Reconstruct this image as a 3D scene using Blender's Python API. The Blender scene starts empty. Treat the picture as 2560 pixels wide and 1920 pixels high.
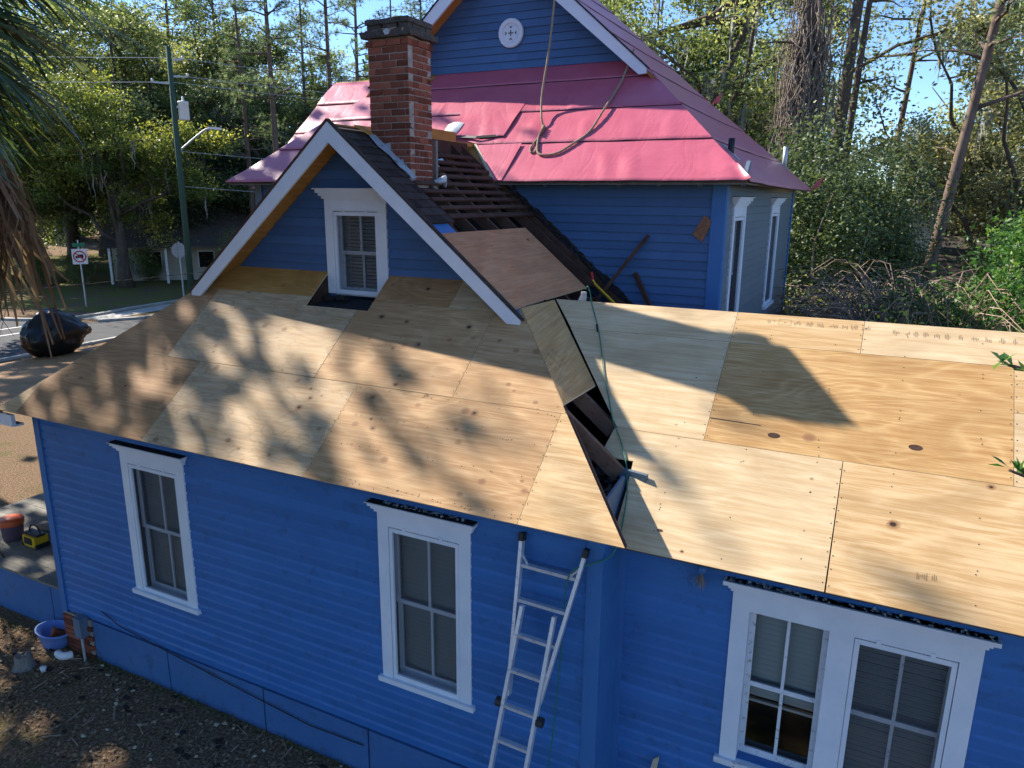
import bpy, math, random
import numpy as np
from mathutils import Vector, Matrix, noise

# ------------------------------------------------------------------ camera, sky, sun, exposure
SC = bpy.context.scene
COL = SC.collection
cam_d = bpy.data.cameras.new('camera'); cam = bpy.data.objects.new('camera', cam_d); COL.objects.link(cam)
cam_d.sensor_width = 36.0; cam_d.lens = 25.887; cam_d.clip_start = 0.05; cam_d.clip_end = 3000
YAW, PIT, ROL = math.radians(26.545), math.radians(14.127), math.radians(0.468)
fw = Vector((-math.sin(YAW)*math.cos(PIT), math.cos(YAW)*math.cos(PIT), -math.sin(PIT)))
rt = Vector((math.cos(YAW), math.sin(YAW), 0)); up = rt.cross(fw)
rt, up = math.cos(ROL)*rt + math.sin(ROL)*up, -math.sin(ROL)*rt + math.cos(ROL)*up
mw = Matrix((rt, up, -fw)).transposed().to_4x4(); mw.translation = (10.0535, -5.6753, 6.4387)
cam.matrix_world = mw; SC.camera = cam
CAMP = Vector((10.0535, -5.6753, 6.4387))

SUN = Vector((-1.0, 0.158, 0.762)).normalized()          # towards the sun
world = bpy.data.worlds.new('World'); SC.world = world; world.use_nodes = True
wn = world.node_tree.nodes; wl = world.node_tree.links
sky = wn.new('ShaderNodeTexSky'); sky.sky_type = 'NISHITA'; sky.sun_disc = False
sky.sun_elevation = math.asin(SUN.z); sky.sun_rotation = math.atan2(SUN.x, SUN.y)
sky.altitude = 600; sky.air_density = 0.9; sky.dust_density = 0.0; sky.ozone_density = 4.0
bg = wn['Background']; bg.inputs['Strength'].default_value = 0.095
tint = wn.new('ShaderNodeMixRGB'); tint.blend_type = 'MULTIPLY'; tint.inputs[0].default_value = 1.0; tint.inputs[2].default_value = (0.90, 1.0, 1.12, 1)
wl.new(sky.outputs['Color'], tint.inputs[1]); wl.new(tint.outputs[0], bg.inputs['Color'])
sd = bpy.data.lights.new('sun', 'SUN'); sd.energy = 5.0; sd.angle = math.radians(0.53); sd.color = (1.0, 0.93, 0.82)
so = bpy.data.objects.new('sun', sd); COL.objects.link(so); so.location = (-30, 5, 40)
so.rotation_euler = SUN.to_track_quat('Z', 'Y').to_euler()
vs = SC.view_settings; vs.view_transform = 'Standard'; vs.look = 'None'; vs.gamma = 1.0; vs.exposure = 1.3; vs.use_curve_mapping = False
SC.cycles.use_denoising = True; SC.cycles.max_bounces = 4; SC.cycles.diffuse_bounces = 2; SC.cycles.use_adaptive_sampling = True; SC.cycles.adaptive_threshold = 0.02; SC.cycles.glossy_bounces = 2; SC.cycles.transmission_bounces = 3; SC.cycles.transparent_max_bounces = 8; SC.cycles.caustics_reflective = False; SC.cycles.caustics_refractive = False

R = random.Random(7)
# ------------------------------------------------------------------ materials
MATS = {}
class NT:
    def __init__(s, name):
        s.m = bpy.data.materials.new(name); s.m.use_nodes = True; s.t = s.m.node_tree
        s.b = s.t.nodes['Principled BSDF']; s.out = s.t.nodes['Material Output']; MATS[name] = s.m
    def n(s, ty, **kw):
        x = s.t.nodes.new('ShaderNode'+ty)
        for k, v in kw.items():
            if k.startswith('i_'): x.inputs[int(k[2:]) if k[2:].isdigit() else k[2:]].default_value = v
            else: setattr(x, k, v)
        return x
    def l(s, a, b): s.t.links.new(a, b)
    def math(s, op, a, b=None, c=None, clamp=False):
        x = s.n('Math', operation=op, use_clamp=clamp)
        for i, v in enumerate((a, b, c)):
            if v is None: continue
            if isinstance(v, (int, float)): x.inputs[i].default_value = v
            else: s.l(v, x.inputs[i])
        return x.outputs[0]
    def vmul(s, v, xyz):
        x = s.n('VectorMath', operation='MULTIPLY'); s.l(v, x.inputs[0]); x.inputs[1].default_value = xyz; return x.outputs[0]
    def vadd(s, v, w):
        x = s.n('VectorMath', operation='ADD'); s.l(v, x.inputs[0])
        if isinstance(w, tuple): x.inputs[1].default_value = w
        else: s.l(w, x.inputs[1])
        return x.outputs[0]
    def noise(s, v, scale, detail=4, rough=.55, dist=0):
        x = s.n('TexNoise'); x.inputs['Scale'].default_value = scale; x.inputs['Detail'].default_value = detail
        x.inputs['Roughness'].default_value = rough; x.inputs['Distortion'].default_value = dist
        s.l(v, x.inputs['Vector']); return x.outputs['Fac']
    def ramp(s, f, stops, interp='LINEAR'):
        x = s.n('ValToRGB'); x.color_ramp.interpolation = interp; e = x.color_ramp.elements
        while len(e) < len(stops): e.new(0.5)
        for el, (p, c) in zip(e, stops): el.position = p; el.color = (*c, 1) if len(c) == 3 else c
        s.l(f, x.inputs[0]); return x.outputs[0]
    def mix(s, f, a, b, mode='MIX'):
        x = s.n('MixRGB', blend_type=mode)
        for i, v in enumerate((f, a, b)):
            if isinstance(v, (int, float)): x.inputs[i].default_value = v
            elif isinstance(v, tuple): x.inputs[i].default_value = (*v, 1)
            else: s.l(v, x.inputs[i])
        return x.outputs[0]
    def bump(s, h, strength=.3, dist=.01):
        x = s.n('Bump'); x.inputs['Strength'].default_value = strength; x.inputs['Distance'].default_value = dist
        s.l(h, x.inputs['Height']); s.l(x.outputs[0], s.b.inputs['Normal'])
    def obj(s): return s.n('TexCoord').outputs['Object']
    def uv(s): return s.n('TexCoord').outputs['UV']
    def rnd(s): return s.n('ObjectInfo').outputs['Random']
    def set(s, col=None, rough=.6, metal=0, spec=.3):
        if col is not None:
            if isinstance(col, tuple): s.b.inputs['Base Color'].default_value = (*col, 1)
            else: s.l(col, s.b.inputs['Base Color'])
        s.b.inputs['Roughness'].default_value = rough; s.b.inputs['Metallic'].default_value = metal
        s.b.inputs['Specular IOR Level'].default_value = spec
        return s.m

def m_worn(name, a, b, scale=3, rough=.6, metal=0, spec=.3, bump=.15, stretch=(1, 1, 1), fine=40, dirt=None, vary=0.0):
    t = NT(name); c = t.vmul(t.obj(), stretch)
    f = t.noise(c, scale, 6, .65)
    col = t.ramp(f, [(.3, a), (.7, b)])
    if dirt:
        g = t.noise(c, scale*4.3, 5, .7, .4); g = t.ramp(g, [(.56, (0, 0, 0)), (.68, (1, 1, 1))]); col = t.mix(g, col, dirt)
    if vary:
        h = t.n('HueSaturation'); t.l(col, h.inputs['Color']); t.l(t.math('MULTIPLY_ADD', t.rnd(), vary*2, 1-vary), h.inputs['Value']); col = h.outputs[0]
    t.set(col, rough, metal, spec)
    if bump: t.bump(t.noise(c, fine, 4), bump, .01)
    return t.m

def m_ply(name, a, b, bands=9, knots=0.0, grey=0.0, dark=None):
    t = NT(name); u0 = t.uv(); r = t.rnd()
    off = t.n('CombineXYZ'); t.l(t.math('MULTIPLY', r, 37.0), off.inputs[0]); t.l(t.math('MULTIPLY', r, 91.0), off.inputs[1])
    u = t.vadd(u0, off.outputs[0])
    f1 = t.noise(t.vmul(u, (.42, 1.9, 1)), 1.1, 2, .45, .5)
    bd = t.math('PINGPONG', t.math('MULTIPLY', f1, bands*2.2), 1.0)
    bd = t.math('POWER', bd, 2.2)
    fine = t.noise(t.vmul(u, (2.5, 110, 1)), 1.0, 3, .7)
    stk = t.noise(t.vmul(u, (1.4, 30, 1)), 1.0, 5, .7, .5)
    f2 = t.math('ADD', t.math('MULTIPLY', bd, .11), t.math('ADD', t.math('MULTIPLY', fine, .36), t.math('MULTIPLY', stk, .62)))
    col = t.ramp(f2, [(.43, b), (.63, a)])
    # broad colour drift of the veneer
    dr = t.noise(t.vmul(u, (.8, 1.1, 1)), 1.3, 4, .6, 1.0)
    col = t.mix(t.math('MULTIPLY', t.ramp(dr, [(.42, (0, 0, 0)), (.7, (1, 1, 1))]), .5), col, tuple(x*.72 for x in b))
    if grey:
        g = t.noise(t.vmul(u, (1.2, 3.2, 1)), 1.9, 6, .7, 1.4)
        col = t.mix(t.math('MULTIPLY', t.ramp(g, [(.4, (0, 0, 0)), (.62, (1, 1, 1))]), grey), col, (.43, .40, .31))
    if dark:
        g = t.noise(t.vmul(u, (.8, 2.4, 1)), 1.7, 2.5, .5, 1.2)
        g = t.math('SUBTRACT', 1.0, t.math('MULTIPLY', t.math('ABSOLUTE', t.math('SUBTRACT', g, .5)), 30.0), clamp=True)
        col = t.mix(t.math('MULTIPLY', g, .32), col, dark)
    # knots
    k = max(knots, .05)
    vo = t.n('TexVoronoi', i_Scale=1.0); t.l(t.vmul(u, (4.4, 5.6, 1)), vo.inputs['Vector'])
    sp = t.n('SeparateColor'); t.l(vo.outputs['Color'], sp.inputs[0])
    keep = t.math('LESS_THAN', sp.outputs[0], k)
    sz = t.math('MULTIPLY_ADD', t.math('POWER', sp.outputs[1], 2.0), .20, .11)
    dd = t.math('DIVIDE', vo.outputs['Distance'], sz)
    kn = t.ramp(dd, [(.45, (1, 1, 1)), (.75, (.6, .6, .6)), (1.0, (0, 0, 0))]); core = t.ramp(dd, [(.30, (1, 1, 1)), (.50, (0, 0, 0))])
    col = t.mix(t.math('MULTIPLY', t.math('MULTIPLY', kn, keep), .8), col, (.24, .115, .055))
    col = t.mix(t.math('MULTIPLY', t.math('MULTIPLY', core, keep), t.math('GREATER_THAN', sp.outputs[2], .35)), col, (.035, .020, .014))
    t.set(col, .72, 0, .25); t.bump(fine, .12, .004)
    return t.m

def m_leaf(name, cols, trans=.35, rough=.5, spec=.3, bright=1.0):
    t = NT(name); at = t.n('Attribute', attribute_name='tone'); 
    n = len(cols); col = t.ramp(at.outputs['Fac'], [(i/(n-1), tuple(x*bright for x in c)) for i, c in enumerate(cols)])
    t.set(col, rough, 0, spec)
    tr = t.n('BsdfTranslucent'); yel = t.mix(.55, col, (1.6, 1.5, .5), 'MULTIPLY'); t.l(yel, tr.inputs[0])
    mx = t.n('MixShader', i_0=trans); t.l(t.b.outputs[0], mx.inputs[1]); t.l(tr.outputs[0], mx.inputs[2]); t.l(mx.outputs[0], t.out.inputs[0])
    return t.m

m_worn('blue', (.029, .132, .375), (.039, .158, .430), 1.3, .5, 0, .35, .12, (1, 1, 1), 60, (.030, .112, .29), .10)
m_worn('blue_old', (.046, .112, .255), (.064, .142, .305), 1.1, .55, 0, .35, .15, (1, 1, 1), 60, (.05, .13, .26), .10)
m_worn('blue_trim', (.036, .142, .37), (.047, .170, .42), 2, .5, 0, .35, .1)
m_worn('blue_side_sheen', (.085, .125, .165), (.11, .15, .19), 1.3, .45, 0, .4, .1, (1, 1, 1), 60, None, .06)  # side wall's grazing sheen and tree-reflected light mixed into the paint colour
m_worn('blue_grey', (.10, .145, .21), (.15, .19, .25), 2, .7, 0, .3, .2)
m_worn('blue_skirt', (.045, .13, .33), (.07, .16, .34), 1.1, .7, 0, .2, .2, dirt=(.06, .10, .20))
m_worn('white', (.62, .68, .77), (.72, .77, .84), 3, .5, 0, .35, .08, (1, 1, 1), 50)
m_worn('white_peel', (.58, .63, .70), (.70, .74, .79), 4, .6, 0, .3, .15, (1, 1, 1), 60, (.30, .27, .23))
m_worn('cap_black', (.018, .018, .02), (.035, .034, .033), 5, .9, 0, .2, .4, dirt=(.05, .05, .055))
m_worn('lichen', (.36, .38, .39), (.60, .62, .62), 9, .9, 0, .1, .4)
m_worn('timber_dark', (.055, .030, .022), (.105, .058, .042), 4, .85, 0, .2, .3, (1, 1, 1), 50, (.045, .03, .026), .25)
m_worn('timber_brown', (.16, .085, .058), (.26, .155, .108), 4, .85, 0, .2, .3, (1, 1, 1), 50, (.07, .04, .03), .2)
m_worn('timber_grey', (.16, .14, .125), (.28, .26, .24), 3, .9, 0, .2, .3)
m_worn('timber_pale', (.50, .40, .26), (.62, .52, .36), 3, .8, 0, .2, .2)
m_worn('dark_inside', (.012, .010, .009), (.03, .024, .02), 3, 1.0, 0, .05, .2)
m_worn('insulation', (.08, .055, .045), (.24, .19, .17), 9, 1.0, 0, .05, .5)
m_worn('shingle', (.030, .023, .021), (.066, .050, .045), 6, .95, 0, .15, .6, (1, 1, 1), 90, (.075, .06, .052), .3)
m_worn('mortar', (.26, .22, .19), (.42, .37, .33), 8, .95, 0, .1, .5)
m_worn('lead', (.32, .36, .42), (.50, .54, .58), 5, .55, .3, .4, .4, dirt=(.09, .055, .045))
m_worn('concrete_dark', (.045, .040, .037), (.115, .10, .09), 6, .95, 0, .1, .6, dirt=(.16, .16, .15))
m_worn('rope', (.22, .17, .12), (.34, .27, .19), 25, .95, 0, .1, .5)
m_worn('aluminium', (.56, .60, .66), (.70, .74, .80), 5, .4, .45, .5, .1, dirt=(.34, .35, .37))
m_worn('black_plastic', (.012, .012, .013), (.022, .022, .022), 4, .5, 0, .4, .1)
m_worn('bag', (.006, .006, .007), (.012, .012, .013), 4, .34, 0, .5, .5, (1, 1, 1), 9)
m_worn('orange_plastic', (.50, .075, .018), (.60, .11, .03), 4, .45, 0, .4, .1)
m_worn('purple_grey', (.08, .055, .085), (.12, .08, .11), 4, .6)
m_worn('yellow_plastic', (.62, .36, .012), (.72, .44, .02), 4, .42, 0, .4, .1)
m_worn('blue_tub', (.13, .24, .60), (.18, .30, .66), 4, .5)
m_worn('red_tape', (.40, .02, .02), (.5, .04, .03), 5, .5)
m_worn('hose_green', (.015, .15, .09), (.02, .19, .12), 5, .35, 0, .5, 0)
m_worn('foil', (.55, .58, .62), (.75, .77, .80), 5, .22, .95, .5, .9, (1, 1, 1), 7)
m_worn('brick_red', (.19, .058, .038), (.29, .098, .062), 14, .92, 0, .1, .6, (1, 1, 1), 120, (.085, .040, .032), .45)
m_worn('galv', (.38, .40, .42), (.52, .54, .56), 6, .5, .5, .4, .1)
m_worn('osb', (.20, .095, .055), (.32, .17, .10), 22, .9, 0, .1, .4)
m_worn('pole_green', (.045, .085, .062), (.075, .115, .085), 6, .9, 0, .1, .4, (6, 6, .4))
m_worn('asphalt', (.050, .051, .055), (.075, .076, .08), 1.5, .92, 0, .2, .3)
m_worn('paint_white', (.62, .62, .60), (.75, .75, .73), 6, .8)
m_worn('concrete', (.36, .34, .31), (.48, .46, .42), 2, .9, 0, .15, .3, dirt=(.24, .23, .2))
m_worn('bark', (.062, .048, .040), (.135, .110, .092), 5, .95, 0, .1, .9, (1, 1, .25), 22)
m_worn('bark_pine', (.10, .068, .052), (.20, .15, .12), 5, .95, 0, .1, .9, (1, 1, .3), 18)
m_worn('vine', (.16, .125, .10), (.26, .215, .18), 6, .95, 0, .1, .4)
m_worn('twig', (.22, .145, .105), (.42, .33, .26), 5, .95, 0, .1, .4)
m_worn('moss', (.20, .205, .17), (.33, .335, .28), 4, 1.0, 0, .05, .4)
m_worn('far_wall', (.42, .37, .30), (.55, .50, .42), 2, .85)
m_worn('far_roof', (.075, .062, .058), (.13, .105, .095), 4, .95, 0, .1, .4, dirt=(.17, .12, .09))
m_worn('sign_white', (.70, .70, .70), (.80, .80, .80), 4, .45, 0, .4, 0)
m_worn('sign_red', (.45, .015, .02), (.50, .02, .025), 4, .5, 0, .4, 0)
m_worn('sign_green', (.01, .17, .085), (.015, .2, .1), 4, .45, 0, .4, 0)
m_worn('ink', (.03, .028, .026), (.06, .055, .05), 9, .9, 0, .1, 0)
m_worn('ink_faded', (.20, .13, .075), (.27, .19, .11), 9, .9, 0, .1, 0)
m_worn('soil_pot', (.40, .11, .04), (.48, .15, .06), 5, .8)
m_worn('blind', (.52, .52, .50), (.60, .60, .58), 3, .6)
m_worn('litter', (.17, .11, .065), (.40, .30, .19), 9, .95, 0, .1, .3, vary=.3)
m_worn('grassblade', (.035, .065, .018), (.075, .11, .03), 5, .8, 0, .2, 0)
m_worn('porch_board', (.17, .16, .135), (.27, .255, .22), 3, .85, 0, .2, .2, dirt=(.11, .10, .085), vary=.2)
m_worn('gravel_white', (.5, .5, .5), (.7, .7, .7), 3, .9)

m_ply('ply_pale', (.655, .46, .25), (.475, .29, .125), 9, .10)
m_ply('ply_cream', (.685, .525, .32), (.54, .37, .195), 7, .08)
m_ply('ply_gold', (.60, .385, .170), (.41, .220, .078), 13, .06)
m_ply('ply_knot', (.56, .360, .182), (.40, .220, .095), 8, .9)
m_ply('ply_brown', (.47, .270, .122), (.325, .165, .066), 11, .6)
m_ply('ply_grey', (.60, .420, .235), (.44, .275, .130), 9, .8, .25, (.21, .12, .05))
m_ply('ply_red', (.64, .29, .14), (.48, .195, .085), 7, .08, .12)
m_ply('ply_olive', (.66, .385, .16), (.49, .255, .09), 8, .12, .12)
m_ply('ply_orange', (.52, .285, .085), (.40, .195, .048), 10, .2)

def m_felt():
    t = NT('felt'); c = t.obj()
    f = t.noise(c, 2.0, 5, .6); col = t.ramp(f, [(.3, (.46, .084, .126)), (.7, (.54, .116, .166))])
    g = t.noise(t.vmul(c, (1, 40, 40)), 2.0, 3, .5)
    col = t.mix(.12, col, t.ramp(g, [(.4, (.46, .08, .13)), (.6, (.66, .17, .23))]))
    t.set(col, .37, 0, .6); cr = t.math('ABSOLUTE', t.math('SUBTRACT', t.noise(t.vmul(c, (1.6, .7, .7)), 1.5, 3, .5, .8), .5)); t.bump(t.math('ADD', t.math('POWER', cr, .5), t.math('MULTIPLY', t.noise(c, 7, 3), .25)), .13, .05)
m_felt()
def m_glass():
    t = NT('glass'); tr = t.n('BsdfTransparent'); tr.inputs[0].default_value = (.86, .9, .9, 1)
    gl = t.n('BsdfGlossy'); gl.inputs['Roughness'].default_value = .03; gl.inputs[0].default_value = (.9, .9, .9, 1)
    fr = t.n('Fresnel', i_IOR=1.5); mx = t.n('MixShader'); t.l(fr.outputs[0], mx.inputs[0]); t.l(tr.outputs[0], mx.inputs[1]); t.l(gl.outputs[0], mx.inputs[2]); t.l(mx.outputs[0], t.out.inputs[0])
m_glass()
def m_screen():
    t = NT('insect_mesh'); tr = t.n('BsdfTransparent'); df = t.n('BsdfDiffuse'); df.inputs[0].default_value = (.10, .108, .125, 1)
    mx = t.n('MixShader', i_0=.36); t.l(tr.outputs[0], mx.inputs[1]); t.l(df.outputs[0], mx.inputs[2]); t.l(mx.outputs[0], t.out.inputs[0])
m_screen()
def m_ground():
    t = NT('ground'); c = t.obj()
    big = t.noise(c, .16, 5, .6); mid = t.noise(c, 1.7, 6, .7); fine = t.noise(c, 26, 5, .75)
    soil = t.ramp(fine, [(.34, (.065, .040, .024)), (.5, (.165, .108, .066)), (.66, (.36, .255, .165))])
    grass = t.ramp(fine, [(.3, (.035, .055, .014)), (.7, (.115, .135, .038))])
    f = t.ramp(t.math('ADD', t.math('MULTIPLY', big, .6), t.math('MULTIPLY', mid, .5)), [(.60, (0, 0, 0)), (.72, (.8, .8, .8))])
    t.set(t.mix(f, soil, grass), 1.0, 0, .05); t.bump(fine, .6, .03)
m_ground()
def m_lawn():
    t = NT('lawn'); c = t.obj(); mid = t.noise(c, .5, 6, .7); fine = t.noise(c, 14, 5, .75)
    a = t.ramp(fine, [(.3, (.06, .075, .018)), (.7, (.19, .195, .05))]); b = t.ramp(fine, [(.3, (.07, .05, .03)), (.7, (.22, .16, .10))])
    t.set(t.mix(t.ramp(mid, [(.42, (0, 0, 0)), (.6, (1, 1, 1))]), a, b), 1.0, 0, .05); t.bump(fine, .5, .03)
m_lawn()
m_leaf('leaf_oak', [(0.043, 0.068, 0.028), (0.109, 0.152, 0.053), (0.234, 0.281, 0.109), (0.421, 0.452, 0.203)], .40, .55, .35)
m_leaf('leaf_yellow', [(0.061, 0.094, 0.029), (0.127, 0.182, 0.046), (0.237, 0.286, 0.072), (0.440, 0.440, 0.099)], .48, .5, .4)
m_leaf('leaf_dark', [(0.029, 0.049, 0.022), (0.065, 0.101, 0.043), (0.130, 0.179, 0.075), (0.244, 0.293, 0.130)], .32, .52, .35)
m_leaf('leaf_glossy', [(.024, .078, .018), (.050, .140, .028), (.100, .210, .045), (.19, .31, .08)], .38, .48, .35)
m_leaf('leaf_pine', [(0.070, 0.118, 0.062), (0.133, 0.199, 0.103), (0.234, 0.305, 0.164), (0.390, 0.452, 0.250)], .38, .5, .3)
m_leaf('leaf_pale', [(.12, .14, .075), (.20, .22, .11), (.29, .29, .16), (.40, .38, .21)], .4, .5, .3)
m_leaf('leaf_palm', [(.024, .055, .028), (.045, .088, .042), (.085, .135, .06), (.45, .36, .04)], .3, .34, .5)
m_leaf('leaf_dead', [(.13, .075, .045), (.22, .145, .10), (.34, .25, .185), (.48, .38, .28)], .3, .8, .1)

# ------------------------------------------------------------------ mesh helpers
class MB:
    def __init__(s): s.v = []; s.f = []; s.mi = []; s.uv = None
    def face(s, pts, mi=0):
        b = len(s.v); s.v.extend([tuple(p) for p in pts]); s.f.append(tuple(range(b, b+len(pts)))); s.mi.append(mi)
    def box(s, x0, x1, y0, y1, z0, z1, mi=0):
        s.obox(Vector(((x0+x1)/2, (y0+y1)/2, (z0+z1)/2)), Vector((x1-x0, 0, 0))/2, Vector((0, y1-y0, 0))/2, Vector((0, 0, z1-z0))/2, mi); return s
    def obox(s, c, a, b, d, mi=0):
        c, a, b, d = Vector(c), Vector(a), Vector(b), Vector(d); k = len(s.v)
        for sz in (-1, 1):
            for sx, sy in ((-1, -1), (1, -1), (1, 1), (-1, 1)): s.v.append(tuple(c+sx*a+sy*b+sz*d))
        for q in ((3, 2, 1, 0), (4, 5, 6, 7), (0, 1, 5, 4), (1, 2, 6, 5), (2, 3, 7, 6), (3, 0, 4, 7)): s.f.append(tuple(k+i for i in q)); s.mi.append(mi)
        return s
    def beam(s, p, q, w, h, upv=(0, 0, 1), mi=0, tw=0):
        p, q = Vector(p), Vector(q); d = (q-p)/2; n = Vector(upv); a = d.cross(n)
        if a.length < 1e-6: a = d.cross(Vector((1, 0, 0)))
        a.normalize(); b = a.cross(d).normalized(); s.obox((p+q)/2, d, a*w/2, b*h/2, mi); return s
    def tube(s, path, rad, n=6, mi=0, cap=True):
        path = [Vector(p) for p in path]
        if isinstance(rad, (int, float)): rad = [rad]*len(path)
        k = len(s.v); ref = None
        for i, p in enumerate(path):
            d = (path[min(i+1, len(path)-1)]-path[max(i-1, 0)])
            if d.length < 1e-9: d = Vector((0, 0, 1))
            d.normalize()
            if ref is None: ref = Vector((1, 0, 0)) if abs(d.x) < .8 else Vector((0, 1, 0))
            a = d.cross(ref)
            if a.length < 1e-4: a = d.cross(Vector((0, 1, .3)))
            a.normalize(); b = d.cross(a); ref = b.cross(d) if False else ref
            for j in range(n):
                t = 2*math.pi*j/n; s.v.append(tuple(p+rad[i]*(math.cos(t)*a+math.sin(t)*b)))
        for i in range(len(path)-1):
            for j in range(n):
                s.f.append((k+i*n+j, k+i*n+(j+1) % n, k+(i+1)*n+(j+1) % n, k+(i+1)*n+j)); s.mi.append(mi)
        if cap:
            s.f.append(tuple(k+j for j in range(n))[::-1]); s.mi.append(mi)
            e = k+(len(path)-1)*n; s.f.append(tuple(e+j for j in range(n))); s.mi.append(mi)
        return s
    def prism(s, poly, off, mi=0, side=None):
        n = len(poly); P = [Vector(p) for p in poly]; o = Vector(off); k = len(s.v)
        s.v.extend([tuple(p) for p in P]); s.v.extend([tuple(p+o) for p in P])
        s.f.append(tuple(range(k+n-1, k-1, -1))); s.mi.append(mi); s.f.append(tuple(range(k+n, k+2*n))); s.mi.append(mi)
        for i in range(n):
            j = (i+1) % n; s.f.append((k+i, k+j, k+n+j, k+n+i)); s.mi.append(mi if side is None else side)
        return s
    def lathe(s, c, prof, n=16, mi=0):
        c = Vector(c); k = len(s.v)
        for r, z in prof:
            for j in range(n): t = 2*math.pi*j/n; s.v.append((c.x+r*math.cos(t), c.y+r*math.sin(t), c.z+z))
        for i in range(len(prof)-1):
            for j in range(n): s.f.append((k+i*n+j, k+i*n+(j+1) % n, k+(i+1)*n+(j+1) % n, k+(i+1)*n+j)); s.mi.append(mi)
        return s
    def mesh(s, name, mats, smooth=False, uvf=None):
        me = bpy.data.meshes.new(name); me.from_pydata(s.v, [], s.f)
        for m in ([mats] if isinstance(mats, str) else mats): me.materials.append(MATS[m])
        if len(me.materials) > 1: me.polygons.foreach_set('material_index', s.mi)
        if smooth: me.polygons.foreach_set('use_smooth', [True]*len(me.polygons))
        if uvf:
            ul = me.uv_layers.new(name='UVMap')
            for lp in me.loops: ul.data[lp.index].uv = uvf(me.vertices[lp.vertex_index].co)
        me.update(); return me

def link(name, me, parent=None):
    o = bpy.data.objects.new(name, me); COL.objects.link(o)
    if parent is not None:
        o.parent = parent; o.matrix_parent_inverse = WORLDM.get(parent.name, Matrix.Identity(4)).inverted()
    return o
WORLDM = {}
def obj(name, mb, mats, parent=None, smooth=False, uvf=None):
    o = link(name, mb.mesh(name, mats, smooth, uvf), parent); return o
def tag(o, label=None, cat=None, group=None, kind=None):
    for k, v in (('label', label), ('category', cat), ('group', group), ('kind', kind)):
        if v: o[k] = v
    return o
def empty(name, loc, label, cat, group=None):
    o = bpy.data.objects.new(name, None); COL.objects.link(o); o.location = loc; o.empty_display_size = .3
    WORLDM[o.name] = Matrix.Translation(loc); return tag(o, label, cat, group)
def clip(poly, a, b, c):
    # keep a*x+b*y<=c
    out = []
    for i in range(len(poly)):
        p, q = poly[i], poly[(i+1) % len(poly)]; dp = a*p[0]+b*p[1]-c; dq = a*q[0]+b*q[1]-c
        if dp <= 0: out.append(p)
        if dp*dq < 0: t = dp/(dp-dq); out.append((p[0]+t*(q[0]-p[0]), p[1]+t*(q[1]-p[1])))
    return out
def clip_rect(poly, x0, x1, y0, y1):
    for a, b, c in ((-1, 0, -x0), (1, 0, x1), (0, -1, -y0), (0, 1, y1)):
        poly = clip(poly, a, b, c)
        if len(poly) < 3: return []
    return poly
class Frame:
    def __init__(s, o, u, n): s.o, s.u, s.n = Vector(o), Vector(u), Vector(n)
    def p(s, u, z, d=0): return s.o+u*s.u+Vector((0, 0, z))+d*s.n
    def box(s, mb, u0, u1, z0, z1, d0, d1, mi=0):
        mb.obox(s.p((u0+u1)/2, (z0+z1)/2, (d0+d1)/2), s.u*(u1-u0)/2, s.n*(d1-d0)/2, Vector((0, 0, (z1-z0)/2)), mi)
def siding(parent, fr, region, openings, expo, mat='blue', wallname='wall', zstart=None, lap=False):
    """wall backing with one board object per course"""
    us = [p[0] for p in region]; zs = [p[1] for p in region]
    mb = MB(); cuts = sorted({min(us), max(us)} | {o[0] for o in openings} | {o[1] for o in openings}); zc = sorted({min(zs), max(zs)} | {o[2] for o in openings} | {o[3] for o in openings})
    for i in range(len(cuts)-1):
        for j in range(len(zc)-1):
            um, zm = (cuts[i]+cuts[i+1])/2, (zc[j]+zc[j+1])/2
            if any(o[0] < um < o[1] and o[2] < zm < o[3] for o in openings): continue
            pl = clip_rect(region, cuts[i], cuts[i+1], zc[j], zc[j+1])
            if pl: mb.prism([fr.p(u, z, -.1) for u, z in pl], fr.n*.1)
    wall = obj(wallname, mb, mat, parent)
    z = min(zs) if zstart is None else zstart
    while z < max(zs)-.01:
        segs = [(min(us), max(us))]; zm = z+expo/2
        for o in openings:
            if o[2] < zm < o[3]:
                ns = []
                for a, b in segs:
                    if o[0] > a: ns.append((a, min(b, o[0])))
                    if o[1] < b: ns.append((max(a, o[1]), b))
                segs = [s_ for s_ in ns if s_[1]-s_[0] > .01]
        j = R.uniform(-.0012, .0012)
        ns = []
        for a, b in segs:
            while b-a > 4.2: c_ = a+R.uniform(1.4, 3.6); ns.append((a, c_-.0015)); a = c_+.0015
            ns.append((a, b))
        for a, b in ns:
            mb = MB()
            zz = z+(.70 if not lap else .10)*expo; zt_ = z+.004
            lo = clip_rect(region, a, b, zt_, zz); hi = clip_rect(region, a, b, zz, z+expo)
            if len(lo) > 2:
                mb.face([fr.p(u, w, .020+j) for u, w in lo])
                bt = sorted([u for u, w in lo if abs(w-zt_) < 1e-6])
                if len(bt) >= 2: mb.face([fr.p(bt[0], zt_, .0), fr.p(bt[-1], zt_, .0), fr.p(bt[-1], zt_, .020+j), fr.p(bt[0], zt_, .020+j)])
            if len(hi) > 2: mb.face([fr.p(u, w, .020+j-(w-zz)/(z+expo-zz)*.018) for u, w in hi])
            if mb.f: obj('board', mb, mat, wall)
        z += expo
    return wall

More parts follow.
